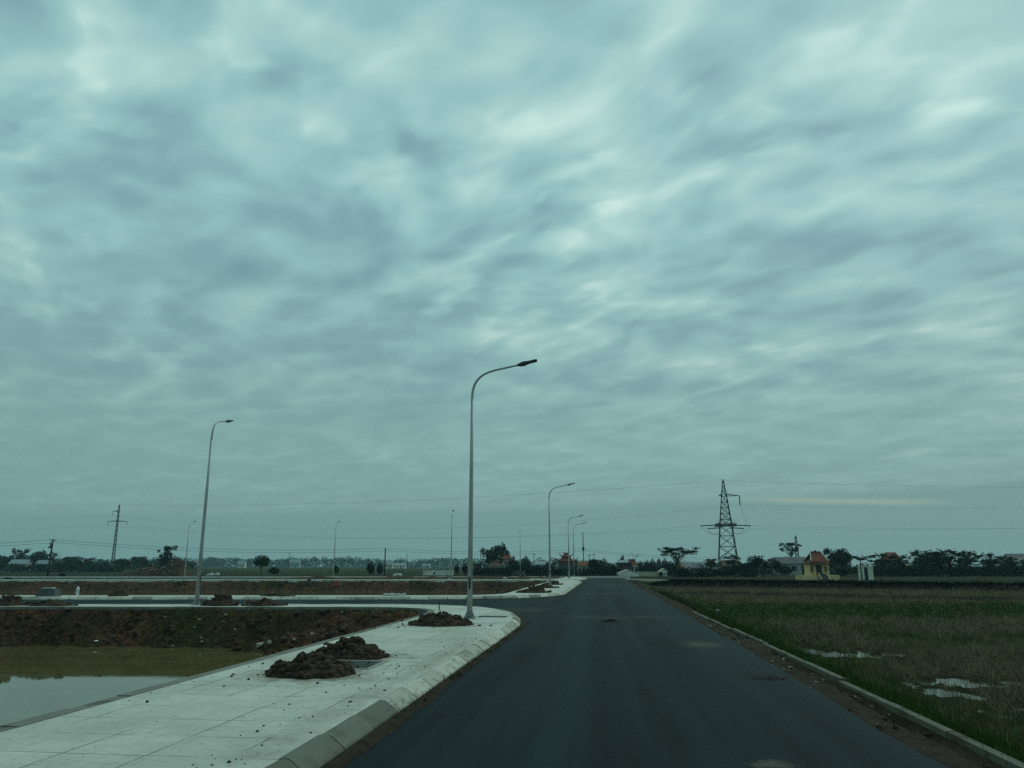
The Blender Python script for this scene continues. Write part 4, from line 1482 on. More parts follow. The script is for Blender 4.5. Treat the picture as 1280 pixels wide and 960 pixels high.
def crossarm(half0, tip, z, rise, rz, drop=0.5):
    mb = MB(); c, s = cos(rz), sin(rz)
    T = lambda u, v_, w_: (u * c - v_ * s, u * s + v_ * c, w_)
    sg = 1 if tip > 0 else -1
    for v_ in (-half0 * 0.8, half0 * 0.8):
        mb.bar(T(sg * half0, v_, z), T(tip, 0, z + rise), 0.075); mb.bar(T(sg * half0, v_, z + drop), T(tip, 0, z + rise), 0.06)
        mb.bar(T(sg * half0, v_, z), T(sg * half0, v_, z + drop), 0.05)
    for f in (0.3, 0.6):
        u = sg * half0 + (tip - sg * half0) * f; q = half0 * 0.8 * (1 - f)
        mb.bar(T(u, -q, z + rise * f), T(u, q, z + rise * f), 0.045)
        mb.bar(T(u, q, z + rise * f), T(u, q, z + drop * (1 - f) + rise * f), 0.045)
    return mb, Vector(T(tip, 0, z + rise))


FA = radians(14)
arms = []
for tip, zz, dr in ((-3.4, zm, 0.9), (3.4, zm, 0.9), (-2.6, zm - 0.75, 0.4), (2.6, zm - 0.75, 0.4)):
    m_, tp = crossarm(hm * 0.9, tip, zz, 0.1, FA, dr)
    m_.build('crossarm', M['lattice'], pyl); arms.append(tp)
mbC, tipC = crossarm(hs, 4.3, zs, 0.12, FA, 0.6); mbC.build('crossarm', M['lattice'], pyl)
mbD, tipD = crossarm(hs, -1.5, zs, 0.12, FA, 0.6); mbD.build('crossarm', M['lattice'], pyl)
pf = MB()
for sy in (-1, 1):
    pf.bar((-3.0, sy * hm * 0.95, zm - 0.1), (3.0, sy * hm * 0.95, zm + 0.0), 0.16); pf.bar((-2.6, sy * hm * 0.95, zm + 0.35), (2.6, sy * hm * 0.95, zm + 0.4), 0.09)
pf.build('platform', M['lattice'], pyl)
lp = MB()
lp.tube([(-2.9 + 5.8 * k / 14, -hm, zm + 0.2 + 1.7 * sin(pi * k / 14) ** 0.6) for k in range(15)], 0.04, 4)
lp.build('jumper', M['wire'], pyl)
pyl_rot = Matrix.Rotation(radians(-5), 4, 'Z')
inv = pyl_rot.inverted()


def pw(p): return Vector((x, y, z0)) + (pyl_rot @ Vector(p))


ldir = (inv @ (Vector((*AT(148, 297), 0)) - Vector((x, y, 0)))).normalized()
rdir = (inv @ (Vector((*AT(1700, 230), 0)) - Vector((x, y, 0)))).normalized()


def string(a, d, l, lab='insulator'):
    b = Vector(a) + d * l + Vector((0, 0, -0.12))
    pts = [Vector(a).lerp(b, i / 14) for i in range(15)]
    MB().tube(pts, [0.19 if i % 2 else 0.10 for i in range(15)], 7).build(lab, M['insulator'], pyl)
    return b


ends = {}
for nm, ta, tb, ln in (('near', arms[0], arms[1], 3.6), ('far', arms[2], arms[3], 2.4)):
    a = string(ta, ldir, ln); b = string(tb, rdir, ln)
    ends[nm] = (pw(a), pw(b))
    n = 12
    for e_, sg in ((a, -1), (b, 1)):                       # slack loop from the string end back to the tower
        c_ = Vector((sg * hm, -hm, zm - 1.6))
        MB().tube([e_.lerp(c_, i / n) + Vector((0, 0, -4 * 1.25 * (i / n) * (1 - i / n))) for i in range(n + 1)], 0.035, 4).build('jumper', M['wire'], pyl)
b = string(tipC, Vector((0, 0, -1)), 2.4)
ends['hang'] = (pw(b), pw(b))
topw = pw((0, 0, zt))
MB().tube([b, b + Vector((0.6, 0, -2.5)), Vector(arms[1]) + rdir * 2.5], 0.03, 4).build('jumper', M['wire'], pyl)
MB().tube([Vector((-0.7, 0, zt + 0.25)), Vector((0.7, 0, zt + 0.25))], 0.04, 4).build('earth_peak', M['lattice'], pyl)
px2, py2 = x, y

D1 = 297
x1, y1 = AT(140.5, D1); z1 = gz(x1, y1)
zt1, za1, zb1_ = ZH(631, D1) - z1, ZH(652, D1) - z1, ZH(639.5, D1) - z1
mast = thing('pylon', 'slender pale lattice mast with cross shaped arms, seen far off past the timber pole', 'pylon', (x1, y1, z1), radians(20))
mb = MB()
n = 14
lattice(mb, [(zt1 * i / n, 0.52 - 0.34 * i / n) for i in range(n + 1)], 0.075, 0.75)
mb.build('tower', M['lattice_pale'], mast)
tips1 = {}
for nm, s, zz in (('a', -3.9, za1), ('b', 3.9, za1), ('c', -2.3, zb1_)):
    m_, tp = crossarm(0.3, s, zz, 0.05, radians(-20), 0.45)
    m_.build('crossarm', M['lattice_pale'], mast)
    bb = tp + Vector((0, 0, -1.5))
    MB().tube([tp.lerp(bb, i / 8) for i in range(9)], [0.10 if i % 2 else 0.05 for i in range(9)], 6).build('insulator', M['insulator'], mast)
    tips1[nm] = Vector((x1, y1, z1)) + Matrix.Rotation(radians(20), 4, 'Z') @ bb
top1 = Vector((x1, y1, z1 + zt1))
offl = Vector((*AT(-900, 360), 15.0)); offr = Vector((*AT(1720, 240), 16.5))
HVG = 'high voltage lines of the pylons'
cable('power_cable', [(tips1['a'], ends['near'][0], 4.2)], 0.017, 'lowest conductor sagging between the slender mast and the large pylon', HVG)
cable('power_cable', [(tips1['b'], ends['far'][0], 3.6)], 0.017, 'second conductor sagging between the slender mast and the large pylon', HVG)
cable('power_cable', [(tips1['c'], ends['hang'][0], 6.0)], 0.017, 'upper conductor from the mast to the hanging string of the large pylon', HVG)
cable('power_cable', [(top1, topw, 2.4)], 0.02, 'thin earth wire joining the two pylon peaks', HVG)
cable('power_cable', [(ends['near'][1], offr + Vector((0, -2, 0)), 2.0)], 0.017, 'lower conductor leaving the large pylon over the village trees', HVG)
cable('power_cable', [(ends['far'][1], offr + Vector((0, 3, 1.2)), 2.0)], 0.017, 'second conductor leaving the large pylon over the village trees', HVG)
cable('power_cable', [(ends['hang'][1], offr + Vector((0, 0, 7)), 2.4)], 0.017, 'upper conductor leaving the hanging string over the village trees', HVG)
cable('power_cable', [(topw, offr + Vector((0, 0, 11)), 2.0)], 0.02, 'thin earth wire leaving the large pylon peak over the village trees', HVG)
for nm, dzz, lab in (('a', 0, 'conductor running from the slender mast out past the photo edge'), ('c', 3.5, 'upper conductor running from the slender mast out past the photo edge')):
    cable('power_cable', [(tips1[nm], offl + Vector((0, 0, dzz)), 3.0)], 0.017, lab, HVG)
for px, yb, yt, d, lab in ((600.5, 706, 686, 260, 'faint thin mast left of the big shrine tree'), (667.5, 706, 691, 300, 'faint mast beyond the pointed cypress'),
                           (737, 704, 692, 260, 'faint mast above the mauve house'), (742.5, 704, 691, 280, 'faint mast nearest the dark round tree of the village'),
                           (361, 706, 690, 420, 'hazy thin mast far behind the lone round tree'), (509, 706, 692, 420, 'hazy double mast far behind the white village roofs')):
    xx, yy = AT(px, d); zz = gz(xx, yy); hh = ZH(yt, d) - zz
    mb = MB().tube([(0, 0, 0), (0, 0, hh)], [0.14, 0.08], 6).bar((-0.7, 0, hh * 0.9), (0.7, 0, hh * 0.9), 0.06)
    if px == 509: mb.tube([(2.2, 0, 0), (2.2, 0, hh * 0.75)], [0.14, 0.08], 6)
    tag(mb.build('mast', M['lattice'], None, False, (xx, yy, zz)), lab, 'mast')
xx, yy = AT(997.5, 420); zz = gz(xx, yy)
mb = MB(); hh = ZH(670, 420) - zz
lattice(mb, [(hh * i / 8, 1.1 - 0.8 * i / 8) for i in range(9)], 0.11, 0.7)
mb.bar((0, 0, hh), (0, 0, hh + 1.5), 0.08)
tag(mb.build('radio_mast', M['lattice'], None, False, (xx, yy, zz)), 'lattice radio mast showing just above the tall thin tree', 'mast')


# ------------------------------------------------------------------ trees
def cards(P, N, S, asp, tone, rs):
    """leaf clumps: one small bent quad pair per point"""
    n = len(P)
    T = rs.normal(0, 1, (n, 3)); T -= (T * N).sum(1)[:, None] * N
    T /= np.linalg.norm(T, axis=1)[:, None] + 1e-9
    B = np.cross(N, T)
    S = S[:, None]
    co = np.empty((n, 4, 3))
    co[:, 0] = P - T * S; co[:, 1] = P - B * S * asp + N * S * 0.25
    co[:, 2] = P + T * S; co[:, 3] = P + B * S * asp + N * S * 0.25
    return co, np.repeat(tone, 4)


def crown_mesh(name, lobes, n, size, m, seed, shell=0.55, up=0.3, asp=0.55):
    rs = np.random.RandomState(seed)
    vol = np.array([l[3] * l[4] * l[5] for l in lobes]) ** 0.75
    li = rs.choice(len(lobes), n, p=vol / vol.sum())
    d = rs.normal(0, 1, (n, 3)); d /= np.linalg.norm(d, axis=1)[:, None]
    rad = shell + (1.08 - shell) * rs.uniform(0, 1, n) ** 0.7
    L = np.array(lobes)[li]
    lump = 0.78 + 0.5 * fbm(d[:, 0] * 2.4 + li * 3.1, d[:, 1] * 2.4 + d[:, 2] * 2.4, seed, 3)
    P = L[:, :3] + d * L[:, 3:6] * (rad * lump)[:, None]
    N = d * 0.7 + rs.normal(0, 0.6, (n, 3)) + np.array([0, 0, up]); N /= np.linalg.norm(N, axis=1)[:, None]
    S = size * rs.uniform(0.5, 1.35, n)
    cl = fbm(P[:, 0] * 0.9 + seed, P[:, 1] * 0.9 + P[:, 2] * 0.8, seed + 5, 3)
    tone = np.clip(0.3 + 2.2 * (cl - 0.45) + rs.normal(0, 0.13, n), 0, 1)
    return quads(name, *cards(P, N, S, asp, tone, rs), m)


def quads(name, co, tone, m):
    n = len(co)
    me = bpy.data.meshes.new(name)
    me.vertices.add(n * 4); me.vertices.foreach_set('co', co.ravel())
    me.loops.add(n * 4); me.loops.foreach_set('vertex_index', np.arange(n * 4, dtype=np.int32))
    me.polygons.add(n); me.polygons.foreach_set('loop_start', np.arange(0, n * 4, 4, dtype=np.int32))
    me.update(calc_edges=True)
    at = me.attributes.new('tone', 'FLOAT', 'POINT'); at.data.foreach_set('value', tone.astype(np.float32))
    me.materials.append(m)
    return me


def trunk_mesh(h, r, limbs, seed, lean=0.0):
    rnd = random.Random(seed); mb = MB()
    k = [(lean * f + rnd.uniform(-.06, .06) * h * f * 0.4, rnd.uniform(-.05, .05) * h * f * 0.4, h * f) for f in (0, .25, .5, .75, 1)]
    k[0] = (0, 0, -0.3)
    mb.tube(k, [r * 1.3, r, r * 0.85, r * 0.7, r * 0.45], 8)
    for (x, y, z) in limbs:
        f = rnd.uniform(0.5, 0.95); i = int(f * 4)
        a = Vector(k[i]).lerp(Vector(k[min(i + 1, 4)]), f * 4 - i)
        b = Vector((x, y, z)); mid = a.lerp(b, 0.5) + Vector((0, 0, 0.1 * (b - a).length))
        mb.tube([a, mid, b], [r * 0.5, r * 0.34, r * 0.12], 6)
    return mb.mesh('trunk', M['bark'])


PROTO = {}


def proto(kind, H, Wd, lobes, n, size, m, seed, trunk_h=None, r=0.16, shell=0.5, up=0.3, limbs=True, asp=0.55):
    cm = crown_mesh('crown', lobes, n, size, M[m], seed, shell, up, asp)
    tm = trunk_mesh(trunk_h if trunk_h else H * 0.6, r, [l[:3] for l in lobes] if limbs else [], seed) if r else None
    PROTO[kind] = (H, Wd, cm, tm)


def rl(seed, n, R0, z0, z1, r0, r1, flat=0.8):
    n = int(n * 2.4); r0 *= 0.55; r1 *= 0.72
    rnd = random.Random(seed); out = []
    for i in range(n):
        a = 2 * pi * i / n + rnd.uniform(-.5, .5); q = R0 * rnd.uniform(0.35, 1.0); rr = rnd.uniform(r0, r1)
        out.append((q * cos(a), q * sin(a), rnd.uniform(z0, z1), rr, rr, rr * flat))
    return out


def sprays(seed, n, R0, z0, z1, dome, r0, r1):
    """flattish leaf sprays at the ends of spreading boughs"""
    rnd = random.Random(seed); out = []
    for i in range(n):
        a = rnd.uniform(0, 2 * pi); q = R0 * sqrt(rnd.random()); rr = rnd.uniform(r0, r1)
        z = z0 + (z1 - z0) * rnd.random() + dome * (1 - (q / R0) ** 2) * rnd.uniform(0.4, 1)
        out.append((q * cos(a) * 1.05, q * sin(a) * 0.8, z, rr, rr * 0.8, rr * rnd.uniform(0.16, 0.34)))
    return out


proto('round', 6, 5, [(0, 0, 3.9, 1.9, 1.9, 1.7)] + rl(1, 7, 1.5, 2.9, 4.8, 0.8, 1.2), 2600, 0.2, 'leaf_deep', 1, 2.6, 0.17)
proto('round_mid', 6, 5.4, [(0, 0, 3.6, 1.8, 1.8, 1.6)] + rl(2, 9, 1.8, 1.8, 5.0, 0.8, 1.25), 2600, 0.2, 'leaf_mid', 2, 2.4, 0.17)
proto('broad', 7, 8, [(-.6, 0, 4.0, 2.3, 2.2, 1.9), (1.2, .3, 4.6, 1.8, 1.8, 1.7), (1.7, 0, 6.0, 0.55, 0.55, 1.2), (0.3, 0, 5.4, 1.2, 1.2, 1.0)] + rl(3, 9, 3.0, 2.6, 4.6, 0.9, 1.4) + sprays(33, 14, 2.6, 4.6, 6.0, 0.6, 0.25, 0.5), 4400, 0.22, 'leaf_deep', 3, 3.0, 0.24)
proto('loose', 6.5, 7, rl(4, 13, 3.0, 2.2, 6.1, 0.6, 1.15, 0.6) + sprays(14, 12, 3.2, 4.6, 6.2, 0.2, 0.3, 0.7) + [(0, 0, 4.2, 1.3, 1.3, 1.4)], 2400, 0.18, 'leaf_deep', 4, 3.8, 0.16, 0.3)
proto('loose_grey', 6.5, 6, rl(5, 11, 2.2, 2.2, 6.0, 0.5, 0.95, 0.9) + [(0, 0, 3.4, 1.5, 1.5, 1.5)], 2000, 0.19, 'leaf_grey', 5, 3.8, 0.15, 0.3)


proto('umbrella', 7, 10, sprays(6, 34, 4.6, 4.6, 6.3, 0.5, 0.55, 1.15), 2300, 0.17, 'leaf_deep', 6, 3.9, 0.15, 0.1, 0.55)
proto('umbrella_low', 6.2, 7.5, sprays(7, 24, 3.5, 3.4, 5.4, 0.6, 0.55, 1.1) + sprays(17, 14, 2.8, 1.2, 3.4, 0.3, 0.7, 1.2) + sprays(27, 16, 3.2, 4.8, 6.2, 0.3, 0.2, 0.45), 2700, 0.18, 'leaf_deep', 7, 3.6, 0.15, 0.2, 0.6)
proto('tuft', 9, 7.5, rl(8, 10, 2.6, 6.2, 8.4, 0.55, 0.95, 0.62) + [(0, 0, 8.2, 1.2, 1.2, 0.5), (-1.3, 0, 4.3, .5, .5, .4)], 1250, 0.19, 'leaf_grey', 8, 6.6, 0.14, 0.25)
proto('autumn', 6, 6.5, rl(9, 10, 2.3, 3.2, 5.4, 0.7, 1.1, 0.55) + [(0, 0, 3.6, 1.6, 1.6, 1.0)], 1700, 0.2, 'leaf_autumn', 9, 3.4, 0.15, 0.3)
proto('bush', 3, 4, [(0, 0, 1.2, 1.4, 1.2, 1.1)] + rl(10, 6, 1.2, 0.7, 1.9, 0.6, 0.9), 1500, 0.17, 'leaf_mid', 10, 1.0, 0.08)
proto('bush_dark', 3, 4, [(0, 0, 1.2, 1.4, 1.2, 1.1)] + rl(11, 6, 1.2, 0.7, 1.9, 0.6, 0.9), 1500, 0.17, 'leaf_cypress', 11, 1.0, 0.08)
# cypress: a tapering column of tight foliage
rs = np.random.RandomState(12)
for kind, wmul, seed in (('cypress', 1.0, 12), ('cypress_slim', 0.62, 13)):
    lob = [(rs.normal(0, .06), rs.normal(0, .06), 0.5 + 0.32 * i, wmul * (1.25 * (1 - (i / 17) ** 1.7) + 0.12), wmul * (1.25 * (1 - (i / 17) ** 1.7) + 0.12), 0.42) for i in range(18)]
    proto(kind, 6.3, 2.6 * wmul, lob, 2200, 0.15, 'leaf_cypress', seed, 3.0, 0.10, 0.5, 0.5, False)


def bare_mesh(seed, H=6):
    rnd = random.Random(seed); mb = MB()

    def grow(p, d, l, r, k):
        q = p + d * l
        mb.tube([p, p.lerp(q, .5) + Vector((rnd.gauss(0, .05), rnd.gauss(0, .05), 0)) * l, q], [r, r * .8, r * .55], 5)
        if k == 0: return
        for _ in range(rnd.choice((2, 3))):
            nd = (d + Vector((rnd.gauss(0, .5), rnd.gauss(0, .5), rnd.gauss(0.1, .25)))).normalized()
            grow(q, nd, l * rnd.uniform(.6, .85), r * .58, k - 1)
    grow(Vector((0, 0, -0.2)), Vector((0, 0, 1)), 1.9, 0.12, 4)
    top = max(v_[2] for v_ in mb.v)
    mb.v = [(a * H / top, b * H / top, c * H / top) for a, b, c in mb.v]
    return mb.mesh('branches', M['bark'])


def palm_meshes(seed):
    rnd = random.Random(seed)
    tr = MB().tube([(0, 0, -0.3), (0.05, 0, 1.5), (0.0, 0, 3.2), (0.1, 0, 4.6)], [0.17, 0.13, 0.11, 0.10], 9).mesh('trunk', M['bark'])
    co = []; tone = []
    for k in range(15):
        a = 2 * pi * k / 15 + rnd.uniform(-.2, .2); el = rnd.uniform(0.1, 0.9); L = rnd.uniform(2.0, 2.9)
        for i in range(14):
            f = i / 14; r_ = L * f; z = 4.6 + r_ * sin(el) - 0.42 * (r_ ** 1.9) * 0.55
            for sgn in (-1, 1):
                w_ = 0.55 * (1 - f * 0.6); c, s = cos(a), sin(a)
                p0 = np.array([0.1 + r_ * c, r_ * s, z]); dr = np.array([c, s, 0]); sd = np.array([-s * sgn, c * sgn, -0.7])
                co.append([p0, p0 + dr * 0.12, p0 + dr * 0.32 + sd * w_, p0 + dr * 0.22 + sd * w_]); tone.append(rnd.random())
    cr = quads('crown', np.array(co), np.repeat(np.array(tone), 4), M['leaf_deep'])
    return (6.0, 5.2, cr, tr)


PROTO['palm'] = palm_meshes(3)


def tree(kind, px, ytop, wpx, d, label, cat='tree', group=None, name=None, ybase=None, sink=0.0):
    H, Wd, cm, tm = PROTO[kind]
    x, y = AT(px, d)
    z0 = gz(x, y) - sink
    if ybase is not None: z0 = ZH(ybase, d)
    h = ZH(ytop, d) - z0
    wm = wpx * MPX(d) * (1.35 if 'cypress' in kind else 1.0)
    nm = name or {'cypress': 'cypress_tree', 'cypress_slim': 'cypress_tree', 'bush': 'shrub', 'bush_dark': 'shrub', 'palm': 'palm_tree', 'umbrella': 'umbrella_tree', 'umbrella_low': 'umbrella_tree'}.get(kind, 'tree')
    t = thing(nm, label, cat, (x, y, z0), R.uniform(-0.35, 0.35), group, (wm / Wd, wm / Wd, h / H))
    part('crown', cm, t)
    if tm: part('trunk' if 'bush' not in kind else 'stem', tm, t)
    return t


GF = 'trees of the far tree line on the left plain'
TREES = [
    ('loose_grey', 207, 680.5, 30, 172, 'leafy tree with thin upper twigs right behind the rubble mound', None),
    ('round', 326.5, 692.5, 25, 185, 'lone round dark tree on one trunk in the open green field', None),
    ('loose', 613, 684, 30, 178, 'dark broad tree hugging the low shrine hall roof', None),
    ('broad', 622, 677.5, 34, 174, 'tallest dark tree with an upright tuft above the shrine roofs', None),
    ('cypress', 641.5, 694, 15, 164, 'dark cypress touching the red shrine gate roof', 'cypress trees of the village'),
    ('cypress_slim', 650.5, 703.5, 8, 160, 'short slim cypress by the faint far lamp', 'cypress trees of the village'),
    ('cypress', 657.5, 693.5, 15, 164, 'pointed cypress standing free between the shrine and the second lamp', 'cypress trees of the village'),
    ('round', 741, 697.5, 16, 166, 'round dark tree just right of the cream house with orange roof', None),
    ('cypress', 755.5, 697, 17, 162, 'leaning bushy cypress beside the mauve house', 'cypress trees of the village'),
    ('cypress', 809.5, 699, 11, 166, 'left one of the twin cypress trees behind the low cream wall', 'cypress trees of the village'),
    ('cypress', 816, 697, 11, 168, 'right, taller one of the twin cypress trees behind the low cream wall', 'cypress trees of the village'),
    ('cypress', 831.5, 696.5, 12, 168, 'cypress standing right of the small pink steeple', 'cypress trees of the village'),
    ('umbrella', 847, 681, 52, 160, 'flat layered umbrella tree with gaps of sky, by the smoke', None),
    ('autumn', 889, 697, 26, 172, 'tree with rust brown leaves left of the large pylon', None),
    ('umbrella_low', 917, 692, 24, 176, 'small dark layered tree between the legs of the large pylon', None),
    ('round_mid', 932, 702, 20, 168, 'low mid green tree right of the large pylon foot', None),
    ('round', 944, 693, 24, 160, 'dense tall dark tree right of the large pylon', None),
    ('loose', 957, 697, 22, 164, 'loose dark tree behind the dark pole', None),
    ('round', 969, 699, 18, 162, 'dark tree on the right of the pale stubby pole', None),
    ('tuft', 990, 677, 38, 215, 'tall thin tree with sparse high crown and bare trunk', None),
    ('loose', 1043, 684, 38, 156, 'loose dark tree leaning over the yellow shrine roof', None),
    ('round', 1054, 684.5, 26, 158, 'dark tree with clumped upper twigs between the yellow shrine and the white gate', None),
    ('palm', 1075.5, 690, 30, 116, 'dark palm standing in front of the white gate', None),
    ('umbrella_low', 1104, 690, 34, 158, 'spreading dark tree just right of the white gate', None),
    ('loose', 1124, 692, 30, 170, 'thin tree in front of the red village roof', None),
    ('loose', 1153, 686, 36, 152, 'tall bushy tree first in the thick row', None),
    ('broad', 1170, 686.5, 38, 160, 'broad dark tree in the middle of the thick row', None),
    ('umbrella_low', 1188, 685, 40, 150, 'layered dark tree with feathery top in the thick row', None),
    ('loose', 1209, 687, 34, 156, 'loose tree with gaps after the feathery one in the thick row', None),
    ('umbrella_low', 1238, 690, 40, 152, 'low spreading tree near the end of the thick row', None),
    ('loose', 1262, 695, 30, 158, 'last low tree before the green tin roof', None),
    ('round_mid', 1291, 697, 34, 150, 'tree cut by the right photo edge', None),
    ('round', 765, 704, 14, 158, 'dark low tree between the pale house and the ornamented hall', None),
    ('cypress', 801, 700.5, 10, 160, 'bushy dark conifer right of the red roofed white house', 'cypress trees of the village'),
    ('loose', 843, 703, 20, 164, 'low leafy tree filling in under the umbrella tree trunk', None),
    ('round_mid', 872, 702.5, 20, 172, 'hazy rounded tree seen through the smoke', None),
    ('loose', 688, 702, 18, 172, 'loose dark tree just left of the red temple', None),
    ('round', 671, 706, 16, 165, 'low round tree between the free standing cypress and the second lamp', None),
    ('loose', 597, 703, 16, 185, 'hazy loose tree left of the big shrine tree', None),
    ('cypress', 746.5, 699, 10, 158, 'slim dark conifer in front of the mauve house', 'cypress trees of the village'),
    ('loose', 6, 693, 22, 270, 'far tree at the photo edge over the pale low roofs', GF),
    ('loose', 24, 684.5, 24, 280, 'taller far tree above the long pale roof', GF),
    ('broad', 46, 686.5, 26, 275, 'far broad tree beside the leaning timber pole', GF),
    ('umbrella_low', 64, 689, 18, 285, 'far tree directly behind the leaning timber pole', GF),
    ('round_mid', 90, 694, 28, 300, 'far dome shaped tree between the timber pole and the slender pylon', GF),
    ('loose', 110, 696, 18, 290, 'far tree with ragged side left of the slender pylon', GF),
    ('round', 152, 697, 24, 285, 'far dark tree at the foot of the slender pylon', GF),
    ('round_mid', 174, 694, 26, 310, 'far rounded tree between the slender pylon and the rubble mound', GF),
]
for k, px, yt, wp, d, lab, grp in TREES:
    tree(k, px, yt, wp, d, lab, 'cypress' if 'cypress' in k else 'palm' if k == 'palm' else 'tree', grp)
for k, px, yt, wp, d, lab in (
        ('bush_dark', 343, 706, 18, 175, 'dark shrub close beside the lone round tree'),
        ('bush', 421, 703, 9, 190, 'slim hazy shrub in the field near a thin far lamp'),
        ('bush_dark', 463.5, 698.5, 13, 168, 'tall dark shrub left of the straight timber pole'),
        ('bush_dark', 475, 700.5, 11, 170, 'dark shrub touching the straight timber pole'),
        ('bush_dark', 571, 703, 9, 170, 'narrow dark shrub behind the end of the low white wall'),
        ('bush_dark', 581, 701, 10, 172, 'dark shrub left of the junction lamp pole'),
        ('bush_dark', 543, 714, 5, 158, 'little shrub in front of the low white wall'),
        ('bush_dark', 80, 715, 11, 130, 'small dark shrub alone in the field past the timber pole'),
        ('bush_dark', 12.5, 720.5, 13, 105, 'small dark shrub by the second road at the photo edge'),
        ('bush_dark', 600, 710, 22, 170, 'dark low shrub left of the shrine'),
        ('bush', 825.5, 713, 8, 152, 'round green shrub between the cream walls'),
        ('bush_dark', 836.5, 712.5, 9, 152, 'dark round shrub right of the small cream gabled house'),
        ('bush_dark', 806, 711, 20, 158, 'dark shrub peeping over the low cream wall'),
        ('bush_dark', 727, 714, 10, 150, 'low dark shrub in front of the cream house with orange roof'),
        ('bush', 981, 703, 26, 165, 'wide shrub under the tall thin tree'),
        ('bush_dark', 1052, 708, 18, 150, 'dark shrub right of the yellow shrine'),
        ('bush_dark', 768, 707, 16, 160, 'dark shrub before the pale wall of the village'),
        ('bush_dark', 863, 712, 26, 158, 'low dark shrub under the umbrella tree'),
        ('bush_dark', 897, 713, 18, 165, 'low shrub at the foot of the large pylon')):
    tree(k, px, yt, wp, d, lab, 'shrub')
for px, yt, wp, d, sd, lab in ((788, 688, 14, 168, 5, 'bare twiggy tree rising over the dark building with ornaments'), (801, 699, 10, 166, 9, 'small bare tree between the dark building and the twin cypress')):
    x, y = AT(px, d); z0 = gz(x, y); h = ZH(yt, d) - z0
    o = bpy.data.objects.new('bare_tree', bare_mesh(sd)); C.objects.link(o)
    o.location = (x, y, z0); o.scale = (h / 6 * 0.8, h / 6 * 0.8, h / 6)
    tag(o, lab, 'tree')


def belt(name, px0, px1, d, tops, dep, n, size, m, seed, ybase_drop=0.3):
    """a far wood that reads as one mass: many uneven crowns side by side"""
    rs = np.random.RandomState(seed); lob = []
    px = px0
    while px < px1:
        yt = np.interp(px, [t[0] for t in tops], [t[1] for t in tops]) + rs.uniform(-1.0, 3.2)
        dd = d + rs.uniform(-dep, dep)
        x, y = AT(px, dd); top = ZH(yt, dd); rr = rs.uniform(4, 8.5) * MPX(dd)
        lob.append((x, y, max(0.5, top - rr * 0.8), rr, rr, rr * 0.85))
        if top > 2 * rr: lob.append((x + rs.normal(0, rr * .5), y, max(0.3, top * 0.42), rr * 1.15, rr, top * 0.45))
        px += rs.uniform(3.5, 8)
    me = crown_mesh(name, lob, n, size, M[m], seed, 0.45, 0.3)
    o = bpy.data.objects.new(name, me); C.objects.link(o)
    o['kind'] = 'stuff'
    return o


belt('distant_trees', -70, 245, 350, [(-70, 694), (80, 698), (140, 700), (245, 699)], 25, 14000, 0.42, 'leaf_deep', 31)
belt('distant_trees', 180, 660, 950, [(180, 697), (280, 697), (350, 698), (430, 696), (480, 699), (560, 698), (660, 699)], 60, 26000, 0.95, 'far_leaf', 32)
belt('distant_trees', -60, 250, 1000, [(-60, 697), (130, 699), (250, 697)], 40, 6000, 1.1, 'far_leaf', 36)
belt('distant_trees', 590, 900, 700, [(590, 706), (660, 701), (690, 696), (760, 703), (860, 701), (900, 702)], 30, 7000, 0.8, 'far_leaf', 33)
belt('undergrowth', 920, 1320, 178, [(920, 706), (960, 706), (1010, 706), (1080, 707), (1150, 705), (1240, 706), (1320, 706)], 7, 11000, 0.26, 'leaf_mid', 34)
belt('undergrowth', 1086, 1320, 150, [(1086, 717), (1150, 715), (1230, 714), (1320, 714)], 3, 6000, 0.19, 'leaf_cypress', 35)
belt('undergrowth', -70, 150, 236, [(-70, 703), (20, 704.5), (60, 703), (150, 706)], 4, 6500, 0.3, 'leaf_deep', 38)
belt('undergrowth', 739, 772, 156, [(739, 713), (772, 712)], 1.0, 1500, 0.17, 'leaf_cypress', 40)
belt('undergrowth', 842, 940, 147, [(842, 717), (870, 714), (940, 714)], 1.5, 3600, 0.18, 'leaf_cypress', 39)
belt('undergrowth', 590, 742, 152, [(590, 715), (640, 717), (700, 715.5), (742, 715)], 1.0, 3600, 0.16, 'leaf_cypress', 41)
belt('hedge', 661, 698, 158, [(661, 714), (680, 712), (698, 712)], 1, 2600, 0.16, 'leaf_cypress', 37)


# ------------------------------------------------------------------ village: shrine, temple, houses
def rect_of(px0, px1, d):
    a = AT(px0, d); b = AT(px1, d)
    return (a[0] + b[0]) / 2, (a[1] + b[1]) / 2, hypot(a[0] - b[0], a[1] - b[1])


